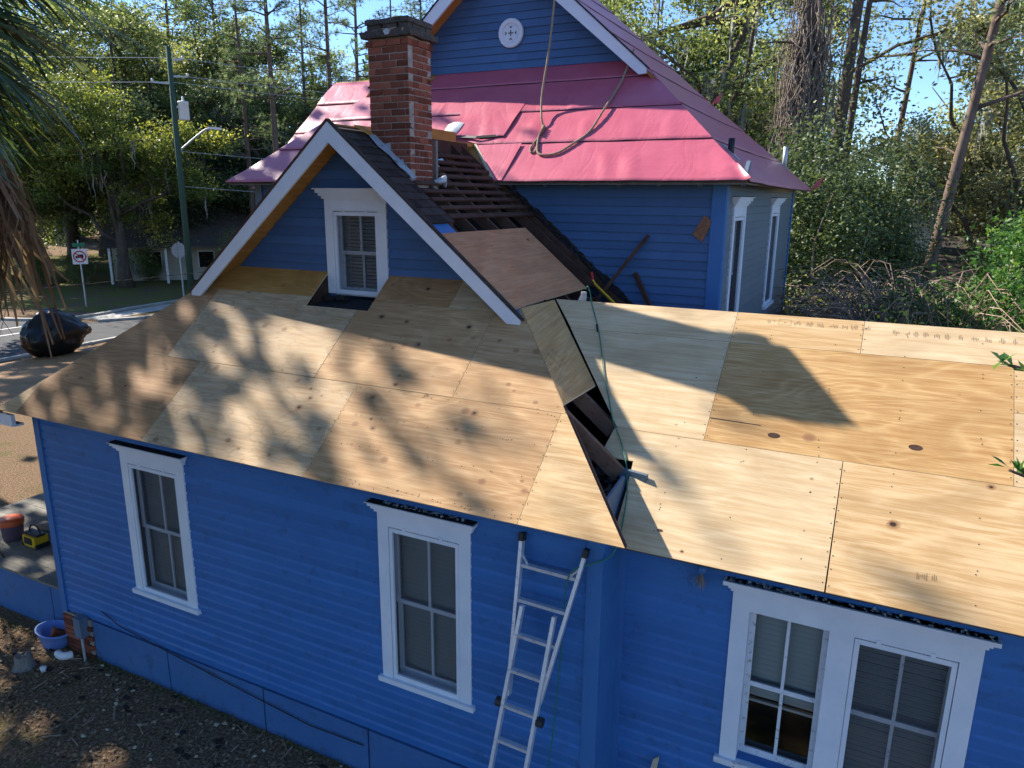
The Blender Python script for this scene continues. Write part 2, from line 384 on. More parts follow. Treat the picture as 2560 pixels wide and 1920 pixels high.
# ------------------------------------------------------------------ the ground, road, pavement
def structure(name, mb, mat, uvf=None): return tag(obj(name, mb, mat), kind='structure')
mb = MB(); S = 1500; N = 60
mb.face([(-S, -S, 0), (S, -S, 0), (S, S, 0), (-S, S, 0)]); structure('ground', mb, 'ground')
road = [(-21.0, -70), (-21.0, 10), (-21.4, 16), (-22.3, 40), (-24, 130), (-28.5, 130), (-26.2, 40), (-25.2, 20.6), (-26.6, 18.6), (-28.2, 17.7), (-30.6, 16.7), (-70, 6), (-70, -7), (-32, -1), (-28.5, -6), (-28, -70)]
mb = MB(); mb.face([(x, y, .006) for x, y in road]); structure('road', mb, 'asphalt')
mb = MB(); mb.face([(-26.9, 21.5, .010), (-70, 9.5, .010), (-70, 90, .010), (-31, 90, .010), (-29, 40, .010)]); structure('lawn', mb, 'lawn')
def strip(path, w, z0, z1):
    mb = MB(); 
    for (x0, y0), (x1, y1) in zip(path[:-1], path[1:]): mb.beam((x0, y0, (z0+z1)/2), (x1, y1, (z0+z1)/2), w, z1-z0)
    return mb
structure('kerb', strip([(-70, 6.2), (-30.7, 16.9), (-29.0, 17.8), (-28.5, 18.8), (-28.5, 20.3), (-29.0, 22.6), (-29.6, 30)], .28, -.02, .13), 'concrete')
structure('kerb', strip([(-26.5, 18.8), (-25.3, 20.7), (-26.2, 40), (-28.6, 130)], .28, -.02, .13), 'concrete')
structure('kerb', strip([(-20.9, -70), (-20.9, 10), (-21.3, 16), (-22.2, 40)], .22, -.02, .10), 'concrete')
mb = MB(); mb.face([(-28.1, 18.9, .016), (-26.7, 19.5, .016), (-27.2, 23.5, .016), (-27.8, 34, .016), (-29.3, 34, .016), (-28.9, 24.5, .016)]); structure('pavement', mb, 'concrete')
mb = MB()
for x0, y0, x1, y1 in ((-28.4, 10.5, -28.3, 16.7), (-26.45, 9, -26.6, 15.2), (-26.3, 16.4, -26.1, 17.9)): mb.beam((x0, y0, .012), (x1, y1, .012), .16, .004)
structure('road_marking', mb, 'paint_white')

# ------------------------------------------------------------------ the blue house
ZE1, O1, XA, XB, S1, L1 = 3.66, .315, -.313, 8.425, .8114, 8.115
YE2, ZE2, S2, YR2, YW2 = .0786, 3.4638, .8345, 2.258, .456
ZR2 = ZE2+S2*(YR2-YE2)
YM, XM, XML, OM, ZEM, YMB, SM = 4.646, 8.04, -.33, .332, 6.698, 12.25, .87
YB, ZA, WG, ZB, YW, XC = 1.477, 7.275, 2.528, 5.142, 1.94, 4.056
MR = (ZA-ZE1)/(XB-XC)
house = empty('wooden_house', (4, 4, 0), 'two-storey blue clapboard house with plywood-decked wing roofs and pink-felted main roof', 'house')
f1 = lambda x, y, d=0: Vector((x, y, ZE1+S1*(y+O1)))+d*Vector((0, -S1, 1)).normalized()
f2 = lambda x, y, d=0: Vector((x, y, ZE2+S2*(y-YE2)))+d*Vector((0, -S2, 1)).normalized()
fR = lambda x, y, d=0: Vector((x, y, ZA-MR*abs(x-XC)))+d*Vector((MR*(1 if x > XC else -1), 0, 1)).normalized()
fM = lambda x, y, d=0: Vector((x, y, ZEM+SM*(y-YM+OM)))+d*Vector((0, -SM, 1)).normalized()
fMR = lambda x, y, d=0: Vector((x, y, ZEM+SM*(XM+OM-x)))+d*Vector((SM, 0, 1)).normalized()
hipR = lambda y: XB-(y+O1)*S1/MR
hipL = lambda y: XA+(y+O1)*S1/MR

def window(name, fr, u0, u1, z0, z1, cap=.17, cas=.13, lights=2, storm=True, slats=0, slat_z0=None, screen=True, sill=True, double=None, peel='white', ears=.09, blackcap=True, recess=.07, meet=.5):
    """u0..u1, z0..z1: outside of the casing without cap"""
    w = MB(); fr.box(w, u0, u0+cas, z0+.06, z1, -.02, .035); fr.box(w, u1-cas, u1, z0+.06, z1, -.02, .035); fr.box(w, u0+cas, u1-cas, z1-cas*1.15, z1, -.02, .034)
    win = obj(name, w, 'white', house); win['label'] = 'white framed sash window'
    cb = MB()
    for i, (h0, h1, d) in enumerate(((0, .035, .055), (.035, .07, .08), (.07, .115, .105), (.115, cap-.012, .13))):
        e = ears*(i+1)/4; fr.box(cb, u0-e, u1+e, z1+h0, z1+h1, -.02, d)
    obj('head_cap', cb, 'white', win)
    if blackcap:
        cb = MB(); fr.box(cb, u0-ears*.8, u1+ears*.8, z1+cap-.012, z1+cap, -.02, .115); obj('cap_flashing', cb, 'cap_black', win)
    if sill:
        cb = MB(); fr.box(cb, u0-.04, u1+.04, z0, z0+.06, -.05, .07); obj('sill', cb, peel, win)
    bays = [(u0+cas, u1-cas)] if not double else [(u0+cas, double[0]), (double[1], u1-cas)]
    if double:
        cb = MB(); fr.box(cb, double[0], double[1], z0+.06, z1-cas*1.15, -.02, .033); obj('mullion', cb, 'white', win)
    za, zb = z0+.06, z1-cas*1.15
    for k, (a, b) in enumerate(bays):
        st = storm if not double else (k == 1); mu = .045
        if st:
            cb = MB(); g = .045
            fr.box(cb, a+.006, a+g, za, zb-.012, -.005, .028); fr.box(cb, b-g, b-.006, za, zb-.012, -.005, .028)
            fr.box(cb, a+g, b-g, zb-.012-g, zb-.012, -.005, .027); fr.box(cb, a+g, b-g, za, za+g*1.2, -.005, .027)
            for q in (.24, .76): fr.box(cb, a+(b-a)*q-.018, a+(b-a)*q+.018, zb-.016, zb+.028, .02, .042)
            obj('storm_frame', cb, 'white', win)
        zm = za+(zb-za)*meet
        for (c0, c1, dd) in ((zm-.02, zb, -recess), (za, zm+.02, -recess-.035)):
            cb = MB(); s_ = .05
            fr.box(cb, a, a+s_, c0, c1, dd-.03, dd); fr.box(cb, b-s_, b, c0, c1, dd-.03, dd); fr.box(cb, a+s_, b-s_, c0, c0+s_*(1.5 if dd < -recess else .9), dd-.03, dd-.001); fr.box(cb, a+s_, b-s_, c1-s_*.9, c1, dd-.03, dd-.001)
            for i in range(1, lights): uu = a+s_+(b-a-2*s_)*i/lights; fr.box(cb, uu-.014, uu+.014, c0+s_*.9, c1-s_*.9, dd-.026, dd-.002)
            obj('sash', cb, peel, win)
            cb = MB(); cb.face([fr.p(a+s_, c0, dd-.016), fr.p(b-s_, c0, dd-.016), fr.p(b-s_, c1, dd-.016), fr.p(a+s_, c1, dd-.016)]); obj('pane', cb, 'glass', win)
        cb = MB()   # jamb box and dark room behind
        for q0, q1 in ((a-.03, a), (b, b+.03)): fr.box(cb, q0, q1, za-.02, zb+.02, -.3, -.001)
        fr.box(cb, a, b, zb, zb+.03, -.3, -.021); fr.box(cb, a, b, za-.03, za+.002, -.3, -.051); obj('jamb', cb, 'white', win)
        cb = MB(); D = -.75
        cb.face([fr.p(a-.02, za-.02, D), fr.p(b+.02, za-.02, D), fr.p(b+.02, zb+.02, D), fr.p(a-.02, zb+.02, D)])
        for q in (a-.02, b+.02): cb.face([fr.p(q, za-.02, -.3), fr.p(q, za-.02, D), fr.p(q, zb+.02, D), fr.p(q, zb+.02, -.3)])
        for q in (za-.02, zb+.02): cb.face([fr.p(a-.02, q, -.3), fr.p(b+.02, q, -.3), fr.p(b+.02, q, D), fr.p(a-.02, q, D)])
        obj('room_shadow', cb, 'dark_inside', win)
        if screen and st:
            cb = MB(); cb.face([fr.p(a+.04, za+.04, .004), fr.p(b-.04, za+.04, .004), fr.p(b-.04, zb-.05, .004), fr.p(a+.04, zb-.05, .004)]); obj('insect_screen', cb, 'insect_mesh', win)
        if slats:
            lo = za+.02 if (slat_z0 is None or k == 1) else slat_z0
            n = int((zb-.03-lo)/slats); me = None
            for i in range(n):
                zc = zb-.03-i*slats; dd = -recess-.10
                if me is None:
                    sb = MB(); h = slats*(.36 if k == 0 or not double else .25)
                    q = [(-.018, -h), (-.006, -h*.25), (.006, h*.3), (.014, h*.85)]
                    for (d0, y0), (d1, y1) in zip(q[:-1], q[1:]):
                        sb.face([fr.u*(a+.012)+fr.n*(-d0)+Vector((0, 0, y0)), fr.u*(b-.012)+fr.n*(-d0)+Vector((0, 0, y0)), fr.u*(b-.012)+fr.n*(-d1)+Vector((0, 0, y1)), fr.u*(a+.012)+fr.n*(-d1)+Vector((0, 0, y1))])
                    me = sb.mesh('slat', 'blind', True)
                o = link('slat', me, win); tl = R.uniform(-.0015, .0015)
                o.location = fr.o+Vector((0, 0, zc+tl))+fr.n*dd
            if slat_z0 is not None and k == 0:
                cb = MB(); fr.box(cb, a+.012, b-.012, lo-.035, lo-.01, -recess-.115, -recess-.085); obj('bottom_rail', cb, 'blind', win)
    return win

# --- walls of the front wing
FW = Frame((0, 0, 0), (1, 0, 0), (0, -1, 0))
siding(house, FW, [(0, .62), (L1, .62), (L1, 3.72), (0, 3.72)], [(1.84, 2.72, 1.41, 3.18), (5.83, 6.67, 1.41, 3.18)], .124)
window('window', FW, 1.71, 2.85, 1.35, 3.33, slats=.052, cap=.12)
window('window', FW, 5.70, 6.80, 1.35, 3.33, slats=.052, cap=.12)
mb = MB(); FW.box(mb, -.03, .09, .3, 3.7, .0, .038); mb.box(-.038, 0, -.03, .1, .3, 3.7); obj('corner_board', mb, 'blue_trim', house)
mb = MB(); FW.box(mb, L1-.12, L1+.03, .3, 3.62, .0, .036); obj('corner_board', mb, 'blue_trim', house)
mb = MB(); mb.box(L1, L1+.036, -.0, .44, 0, 3.55); obj('wall', mb, 'blue_trim', house)
mb = MB(); mb.box(0, L1, .02, .12, -.1, .63); obj('foundation_wall', mb, 'blue_skirt', house)
for x in (.0, 1.55, 2.35, 4.05, 6.2):     # base panels with open joints
    pass
xs = [.62, 2.16, 3.86, 5.45, 7.0, L1]
for a, b in zip(xs[:-1], xs[1:]):
    mb = MB(); mb.box(a+.012, b-.012, -.03, .02, -.1, .60); obj('skirt_panel', mb, 'blue_skirt', house)
# brick pier at the corner, meter box and pipe
pier = MB(); pier.box(.02, .60, -.04, .02, -.1, .60); pier = obj('pier', pier, 'mortar', house)
bm0 = MB().box(-.098, .098, -.03, .03, -.032, .032).mesh('brick', 'brick_red')
for r in range(8):
    for c in range(3):
        x = .12+c*.205-(.1 if r % 2 else 0)
        if x < .08: x = .12
        o = link('brick', bm0, pier); o.location = (x, -.035+R.uniform(-.003, .003), .02+r*.075)
mb = MB(); mb.box(.40, .55, -.16, -.04, .36, .66); box_o = obj('meter_box', mb, 'blue_grey', house)
obj('conduit', MB().tube([(.52, -.14, .36), (.54, -.15, .0)], .018, 8), 'galv', box_o)
obj('cable', MB().tube([(.9, -.05, .85), (1.3, -.055, .72), (2.2, -.055, .62), (3.4, -.06, .50), (4.6, -.06, .38), (5.4, -.055, .40)], .007, 6), 'black_plastic', house)

# --- plywood on the hipped front slope
roof1 = obj('roof', MB().prism([f1(XA+.03, -O1+.03, -.02), f1(XB-.03, -O1+.03, -.02), f1(hipR(1.40)-.03, 1.40, -.02), f1(4.6, 1.40, -.02), f1(4.6, YW, -.02), f1(hipR(YW), YW, -.02), f1(hipL(YW), YW, -.02)][:3]+[f1(hipL(1.40)+.03, 1.40, -.02)], Vector((0, .03, -.04))), 'timber_dark', house)
def ply(roof, poly, fn, mat, th=.014, lab=None):
    mb = MB(); P = [fn(x, y, .0) for x, y in poly]; Q = [fn(x, y, th) for x, y in poly]
    n = len(P); k = 0; mb.v = [tuple(p) for p in P+Q]
    area = sum(poly[i][0]*poly[(i+1) % n][1]-poly[(i+1) % n][0]*poly[i][1] for i in range(n))
    top = tuple(range(n, 2*n)); mb.f = [top if area > 0 else top[::-1], tuple(range(n))[::-1] if area > 0 else tuple(range(n))]; mb.mi = [0, 0]
    for i in range(n): j = (i+1) % n; mb.f.append((i, j, n+j, n+i) if area > 0 else (j, i, n+i, n+j)); mb.mi.append(1)
    along_y = fn is fR
    sl = 1.29
    o = obj('plywood_sheet', mb, [mat, 'timber_pale'], roof, uvf=(lambda co: (co.y, co.x*sl)) if along_y else (lambda co: (co.x, co.y*sl)))
    if lab: o['label'] = lab
    return o
g = .004
def rect1(x0, x1, y0, y1, extra=None):
    p = [(x0+g/2, y0+g/2), (x1-g/2, y0+g/2), (x1-g/2, y1-g/2), (x0+g/2, y1-g/2)]
    k = S1/MR
    p = clip(p, 1, k, XB-O1*k); p = clip(p, -1, k, -XA-O1*k)
    return p
YR = [-O1, -O1+1.22*.7767, -O1+2.44*.7767, YW]
row1 = [(-.4, .12, 'ply_pale'), (.12, 2.559, 'ply_brown'), (2.559, 4.999, 'ply_grey'), (4.999, 7.439, 'ply_knot'), (7.439, 8.6, 'ply_pale')]
row2 = [(0, 1.94, 'ply_brown'), (1.94, 4.375, 'ply_knot')]
for a, b, m in row1: ply(roof1, rect1(a, b, YR[0], YR[1]), f1, m)
ply(roof1, rect1(0, 1.94, YR[1], YR[2]), f1, 'ply_brown')
ply(roof1, [(1.944, YR[1]+g), (4.371, YR[1]+g), (4.371, 1.458), (3.565, 1.458), (3.565, YR[2]-g), (1.944, YR[2]-g)], f1, 'ply_grey')
ply(roof1, [(4.379, YR[1]+g), (6.213, YR[1]+g), (6.213, YR[2]-g), (4.535, YR[2]-g), (4.535, 1.458), (4.379, 1.458)], f1, 'ply_knot')
ply(roof1, rect1(6.217, 7.6, YR[1], 1.0), f1, 'ply_knot'); ply(roof1, rect1(6.217, 7.4, 1.0, YR[2]), f1, 'ply_knot')
ply(roof1, rect1(1.5, 3.565, YR[2], YW), f1, 'ply_orange')
ply(roof1, rect1(4.535, 5.605, YR[2], YW), f1, 'ply_brown'); ply(roof1, rect1(5.605, 6.6, YR[2], YW), f1, 'ply_grey')
# sunken board and box under the gable window
mb = MB(); mb.prism([f1(3.56, 1.455, -.03), f1(4.54, 1.455, -.03), (4.54, 1.95, 5.16), (3.56, 1.95, 5.16)], (0, 0, -.04)); obj('sill_board', mb, 'cap_black', roof1)
mb = MB(); mb.prism([(3.5, 1.47, 5.05), (3.5, 1.96, 5.05), (3.5, 1.96, 5.48)], (.055, 0, 0)); obj('notch_side', MB().prism([(4.545, 1.47, 5.05), (4.545, 1.96, 5.05), (4.545, 1.96, 5.48)], (.055, 0, 0)), 'timber_dark', roof1); obj('notch_side', mb, 'timber_dark', roof1)
mb = MB(); mb.box(3.62, 3.74, 1.74, 1.82, 5.145, 5.20); mb.box(3.78, 3.92, 1.78, 1.88, 5.155, 5.205); obj('rubble_block', mb, 'cap_black', roof1)

# --- gable wall and its overhanging roof
FG = Frame((0, YW, 0), (1, 0, 0), (0, -1, 0))
zb0 = ZE1+S1*(YW+O1)
siding(house, FG, [(XC-(ZA-.06-zb0+.3)/MR, zb0-.3), (XC+(ZA-.06-zb0+.3)/MR, zb0-.3), (XC, ZA-.06)], [(3.66, 4.42, 5.0, 6.33)], .118, 'blue_old', zstart=zb0-.02, lap=True)
window('window', FG, 3.56, 4.52, 5.16, 6.42, slats=.045, cap=.14, blackcap=False, screen=True, peel='white_peel', sill=False, ears=.11)
sl = MB()   # left slope of the wing roof
TH = .05
sl.prism([fR(XC-.001, YB+.02, 0), fR(XC-WG+.02, YB+.02, 0), fR(XC-WG+.02, YW+.3, 0), fR(XA, YW+.3, 0) if False else fR(XC-WG+.02, YM-OM+.9, 0), fR(XC-.001, YM-OM+.9, 0)], Vector((0, 0, -TH)))
roofL = obj('roof', sl, 'ply_orange', house, uvf=lambda co: (co.y, co.x*1.29))
mb = MB(); mb.prism([fR(XC-.005, YB-.0, .016), fR(XC-WG, YB-.0, .016), fR(XC-WG, YM+.2, .016), fR(XC-.005, YM+.2, .016)], Vector((0, 0, -.012))); obj('shingle_sheet', mb, 'shingle', roofL)
mb = MB(); mb.prism([fR(XC-WG, YW+.3, -.01), fR(XA, YW-O1-1.9, -.01) if False else fR(XA, -O1, -.01), fR(XA, YM-.2, -.01), fR(XC-WG, YM-.2, -.01)], Vector((0, 0, -.04))); obj('roof_deck', mb, 'ply_brown', roofL, uvf=lambda co: (co.y, co.x*1.29))
for s in (-1, 1):       # barge boards
    mb = MB(); H = .165
    a, b = XC, XC+s*WG
    P = [(a, ZA+.02), (b, ZB+.02), (b, ZB-H*.62), (b-s*.10, ZB-H*1.02+.10*MR), (a, ZA-H*1.28)]
    mb.prism([(x, YB-.03, z) for x, z in P], (0, .035, 0))
    bo = obj('barge_board', mb, 'white', house)
    mb = MB(); mb.beam((a, YB-.012, ZA+.045), (b+s*.03, YB-.012, ZB+.045-.03*MR), .05, .022); obj('drip_edge', mb, 'shingle' if s > 0 else 'timber_dark', bo)
# --- open right slope: roof frame, shingles, battens, sheets
roofR = obj('roof', MB().beam((XC+.02, YB, ZA-.12), (XC+.02, YM, ZA-.12), .04, .20), 'timber_dark', house)
def shade_strip(x0, x1, y0, y1): return [fR(x0, y0), fR(x1, y0), fR(x1, y1), fR(x0, y1)]
mb = MB(); mb.prism([fR(XC+.01, YB+.02, -.018), fR(5.40, YB+.02, -.018), fR(5.40, 2.06, -.018), fR(XC+.01, 2.06, -.018)], Vector((0, 0, -.03))); obj('roof_deck', mb, 'timber_dark', roofR)
mb = MB(); mb.prism([fR(5.40, YB+.02, -.018), fR(6.55, YB+.02, -.018), fR(6.55, 1.93, -.018), fR(5.40, 1.93, -.018)], Vector((0, 0, -.03))); obj('roof_deck', mb, 'blue_trim', roofR)
cs = 1/math.hypot(1, MR)
x = XC+.0; i = 0; me_s = {}
while x < 5.36:
    x1 = x+.135*cs*1.0
    y = YB-.02+(-.09 if i % 2 else 0)
    while y < 2.04:
        a, b = max(y, YB-.02)+.003, min(y+.22, 2.07+R.uniform(-.04, .02))-.003
        if b-a > .03:
            mb = MB(); l = R.uniform(0, .004); mb.prism([fR(x-.01, a, .002), fR(x1, a, .013+l), fR(x1, b, .013+l), fR(x-.01, b, .002)], Vector((-.006, 0, -.008))); obj('shingle', mb, 'shingle', roofR)
        y += .22
    x = x1; i += 1
mb = MB().prism([fR(XC-.03, YB-.02, .02), fR(XC+.10, YB-.02, .02), fR(XC+.10, 2.15, .02), fR(XC-.03, 2.15, .04)], Vector((0, 0, .012))); obj('ridge_cap', mb, 'shingle', roofR)
mb = MB().prism([fR(XC+.02, 1.9, .03), fR(XC+.30, 2.18, .03), fR(XC+.25, 3.2, .02), fR(XC+.0, 3.2, .03)], Vector((0, 0, .014))); obj('ridge_ply', mb, 'ply_orange', roofR, uvf=lambda co: (co.y, co.x))
for k in range(9):      # skip-sheathing boards
    xb = 4.36+k*.119; ya = 2.10 if xb > 4.80 else 2.86
    mb = MB(); c0 = fR(xb, ya, -.012); c1 = fR(xb+R.uniform(-.012, .012), 4.52+R.uniform(-.04, .05)-(.22 if k < 2 else 0), -.012+R.uniform(-.004, .008))
    mb.beam(c0, c1, .062+R.uniform(-.008, .012), .022, upv=fR(5, 0, 1)-fR(5, 0, 0)); obj('batten', mb, 'timber_dark', roofR)
def rafter(y, xa, xb, w=.045, h=.14, m='timber_dark', dz=-.095):
    mb = MB().beam(fR(xa, y, dz), fR(xb, y, dz), w, h, upv=fR(5, 0, 1)-fR(5, 0, 0)); return obj('rafter', mb, m, roofR)
for y, xb in ((1.98, 8.2), (2.45, 6.9), (3.02, 6.6), (3.57, 6.9), (4.19, 6.42), (4.5, 8.2)): rafter(y, XC+.05, xb)
rafter(.66, 7.47, 8.07, .05, .16, 'timber_brown', -.06); rafter(1.24, 7.0, 7.80, .05, .16, 'timber_brown', -.06)
mb = MB().beam((8.04, .665, 3.93), (8.32, .60, 3.925), .045, .10); obj('rafter_tail', mb, 'blue_side_sheen', roofR)
mb = MB().prism([(8.10, .0, 3.88), (8.10, .54, 3.95), (8.10, .66, 3.82), (8.10, .40, 3.45), (8.10, .0, 3.40)], (.025, 0, 0)); obj('side_panel', mb, 'blue_grey', roofR)
ply(roofR, [(5.545, 1.50), (6.492, 1.52), (6.482, 3.69), (5.548, 3.70)], fR, 'ply_red', .014)
sq = [fR(6.500, 1.63, .016), fR(7.415, .70, .016), f2(7.50, 1.385, .008), f2(6.64, 2.262, .008)]
mb = MB().prism(sq, Vector((.002, 0, -.016)), 0, 1); o = obj('plywood_sheet', mb, ['ply_olive', 'timber_pale'], roofR, uvf=lambda co: (co.y, co.x*1.29))
mb = MB(); mb.prism([f1(XA, -O1, -.02), f1(XA, -O1, -.02), f1(XA, -O1, -.02)], (0, 0, -.001)) if False else None
mb = MB().beam(f1(XB-.02, -O1+.02, -.03), f1(hipR(1.45), 1.45, -.03), .04, .05); obj('hip_rafter', mb, 'timber_dark', roof1)
# attic: floor, inner faces, debris
mb = MB(); mb.box(.1, 8.05, .15, 4.6, 3.28, 3.32); obj('attic_floor', mb, 'insulation', house)
mb = MB(); mb.box(7.2, 8.09, .3, 2.0, 3.56, 3.61); obj('attic_boards', mb, 'insulation', house)
mb = MB(); mb.box(8.06, 8.115, .0, 1.2, 3.2, 3.66); mb.box(8.06, 8.115, 1.2, 4.6, 3.2, 3.40); obj('plate_beam', mb, 'blue_grey', house)
mb = MB()
for k in range(260):
    px, py = R.uniform(7.25, 8.05), R.uniform(.32, 1.2); s_ = R.uniform(.012, .035); a = R.uniform(0, 3.1)
    u, v = Vector((math.cos(a), math.sin(a), R.uniform(-.3, .3)))*s_, Vector((-math.sin(a), math.cos(a), R.uniform(-.3, .3)))*s_*.6
    c = Vector((px, py, 3.62+R.uniform(0, .02))); mb.face([c-u-v, c+u-v, c+u+v, c-u+v])
tag(obj('attic_debris', mb, 'lichen', house), kind='stuff')
# foil duct in the opening
mb = MB(); pts = []; n = 26
for k in range(n): t = k/(n-1); pts.append((7.30+.50*t, 1.02-.10*t+.03*math.sin(t*9), 4.12-.26*t))
mb.tube(pts, [.12+.012*math.sin(k*2.4)+R.uniform(-.014, .014) for k in range(n)], 14); obj('foil_duct', mb, 'foil', house, False)
# shingle rubble along the wall at the top of the slope
mb = MB()
for k in range(420):
    x = R.uniform(4.9, 7.9); y = 4.62-abs(R.gauss(0, .09)); a = R.uniform(0, 6.28); s_ = R.uniform(.015, .06); l_ = R.uniform(-.02, .03)
    q = [fR(x+s_*math.cos(a+t)*1.2, y+s_*.6*math.sin(a+t), l_+R.uniform(0, .02)) for t in (0, 1.4, 3.1, 4.6)]
    mb.prism(q, Vector((0, 0, .005)))
tag(obj('shingle_rubble', mb, 'shingle', house), kind='stuff')
mb = MB()
for k in range(170):
    x = R.uniform(5.5, 8.1); y = R.uniform(3.72, 4.5); c = fR(x, y, -.22+R.uniform(-.05, .03)); a = R.uniform(-.3, .3); s_ = R.uniform(.06, .2)
    mb.beam(c-Vector((math.sin(a)*.3, math.cos(a), 0))*s_, c+Vector((math.sin(a)*.3, math.cos(a), 0))*s_, .02, .008)
tag(obj('lath_debris', mb, 'timber_dark', house), kind='stuff')
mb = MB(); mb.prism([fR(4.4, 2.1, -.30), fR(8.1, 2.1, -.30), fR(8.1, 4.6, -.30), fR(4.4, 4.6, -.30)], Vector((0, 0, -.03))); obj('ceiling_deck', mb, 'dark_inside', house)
for (x, y, c) in ((4.34, 3.35, 'foil'), (4.48, 3.02, 'lichen'), (4.62, 2.98, 'lichen')):
    mb = MB(); mb.tube([fR(x, y, -.10), fR(x+.05, y+.12, -.07), fR(x+.04, y+.26, -.11)], [.02, .05, .02], 8); obj('insulation_scrap', mb, c, house, True)

# --- right wing: roof sheets
roof2 = obj('roof', MB().prism([f2(8.25, YE2+.03, -.02), f2(14.2, YE2+.03, -.02), f2(14.2, YR2, -.02), f2(6.75, YR2, -.02), f2(7.95, 1.1, -.02), f2(8.2, .8, -.02)], Vector((0, .02, -.05))), 'timber_dark', house)
mb = MB(); zbk = ZR2-S2*2.18; mb.prism([(6.5, YR2, ZR2), (14.2, YR2, ZR2), (14.2, YR2+2.18, zbk), (8.0, YR2+2.18, zbk)], (0, 0, -.05)); obj('roof_deck', mb, 'timber_dark', roof2)
Y2 = [YE2, YE2+1.22*.7678, YE2+2.44*.7678, YR2+.01]
h = g/2
ply(roof2, [(8.20, Y2[0]), (9.929-h, Y2[0]), (9.929-h, Y2[1]-h), (7.86, Y2[1]-h), (7.82, .82), (7.94, .75), (8.14, .75), (8.16, .53), (8.17, .25)], f2, 'ply_cream')
ply(roof2, [(9.937+h, Y2[0]), (12.37-h, Y2[0]), (12.37-h, Y2[1]-h), (9.931+h, Y2[1]-h)], f2, 'ply_pale')
ply(roof2, [(12.37+h, Y2[0]), (14.2, Y2[0]), (14.2, Y2[1]-h), (12.37+h, Y2[1]-h)], f2, 'ply_pale')
ply(roof2, [(7.88, Y2[1]+h), (8.728-h, Y2[1]+h), (8.728-h, Y2[2]-h), (6.98, Y2[2]-h)], f2, 'ply_cream')
ply(roof2, [(8.728+h, Y2[1]+h), (9.95, Y2[1]+h), (11.175-h, Y2[1]+h), (11.175-h, Y2[2]-h), (8.728+h, Y2[2]-h)], f2, 'ply_gold')
ply(roof2, [(11.175+h, Y2[1]+h), (13.6, Y2[1]+h), (13.6, 1.57-h), (11.175+h, 1.57-h)], f2, 'ply_cream')
ply(roof2, [(11.175+h, 1.57+h), (13.6, 1.57+h), (13.6, Y2[2]-h), (11.175+h, Y2[2]-h)], f2, 'ply_pale')
ply(roof2, [(6.98, Y2[2]+h), (8.735-h, Y2[2]+h), (8.735-h, Y2[3]), (6.66, Y2[3])], f2, 'ply_cream')
ply(roof2, [(8.735+h, Y2[2]+h), (9.945-h, Y2[2]+h), (9.945-h, Y2[3]), (8.735+h, Y2[3])], f2, 'ply_pale')
ply(roof2, [(9.945+h, Y2[2]+h), (12.38, Y2[2]+h), (12.38, Y2[3]), (9.945+h, Y2[3])], f2, 'ply_cream')
ply(roof2, [(12.38+h, Y2[2]+h), (14.2, Y2[2]+h), (14.2, Y2[3]), (12.38+h, Y2[3])], f2, 'ply_pale')
obj('ridge_board', MB().beam((6.7, YR2+.03, ZR2-.02), (14.2, YR2+.03, ZR2-.02), .02, .07), 'timber_dark', roof2)
# nail heads and printed grade stamps
def dots(roof, fn, pts, r, mat, name):
    mb = MB()
    for x, y in pts:
        q = [fn(x+r*math.cos(a), y+r*.78*math.sin(a), .0155) for a in (0, 1.05, 2.1, 3.14, 4.19, 5.24)]; mb.face(q)
    tag(obj(name, mb, mat, roof), kind='stuff')
pts = []
for xe, ya, yb in ((2.559, 0, 1), (4.999, 0, 1), (7.439, 0, 1), (4.375, 1, 2), (6.215, 1, 2)):
    for s_ in (-.018, .02):
        for k in range(9): pts.append((xe+s_+R.uniform(-.006, .006), YR[ya]+.05+k*.103+R.uniform(-.02, .02)))
for k in range(70): pts.append((R.uniform(5.0, 7.4), R.choice([-.28, -.26, .05, .33, .6])+R.uniform(-.01, .01)))
dots(roof1, f1, pts, .0058, 'ink', 'nail_heads')
pts = []
for xe, ya, yb in ((9.931, 0, 1), (8.728, 1, 2), (11.175, 1, 2), (8.735, 2, 3), (9.945, 2, 3)):
    for s_ in (-.02, .02):
        for k in range(9 if ya < 2 else 3): pts.append((xe+s_+R.uniform(-.006, .006), Y2[ya]+.05+k*.103+R.uniform(-.02, .02)))
for xr in (8.5, 9.11, 9.72, 10.33, 10.94, 11.5):
    for k in range(11): pts.append((xr+R.uniform(-.012, .012), R.uniform(YE2+.03, YR2-.05)))
dots(roof2, f2, pts, .0058, 'ink', 'nail_heads')
def stamp(roof, fn, x0, y0, n, w=.022, hh=.07, seed=1, ax=0):
    rr = random.Random(seed); mb = MB()
    def q(a, b, c, d): mb.face([fn(a, c, .0158), fn(b, c, .0158), fn(b, d, .0158), fn(a, d, .0158)])
    x = x0
    for k in range(n):
        if rr.random() < .12:
            q(x, x+.12, y0, y0+.002); q(x, x+.12, y0+hh*.78, y0+hh*.78+.002); q(x, x+.002, y0, y0+hh*.78); q(x+.118, x+.12, y0, y0+hh*.78); q(x+.05, x+.07, y0+.022, y0+.027); x += .15
        else:
            for m in range(rr.randint(3, 6)): q(x, x+.003, y0+rr.uniform(0, .02), y0+hh*rr.uniform(.4, .8)); x += .013
            x += rr.uniform(.02, .07)
    obj('grade_stamp', mb, 'ink_faded', roof)
stamp(roof2, f2, 9.05, 2.17, 9, seed=4); stamp(roof2, f2, 10.2, 2.15, 11, seed=5); stamp(roof2, f2, 10.55, .28, 2, seed=8)
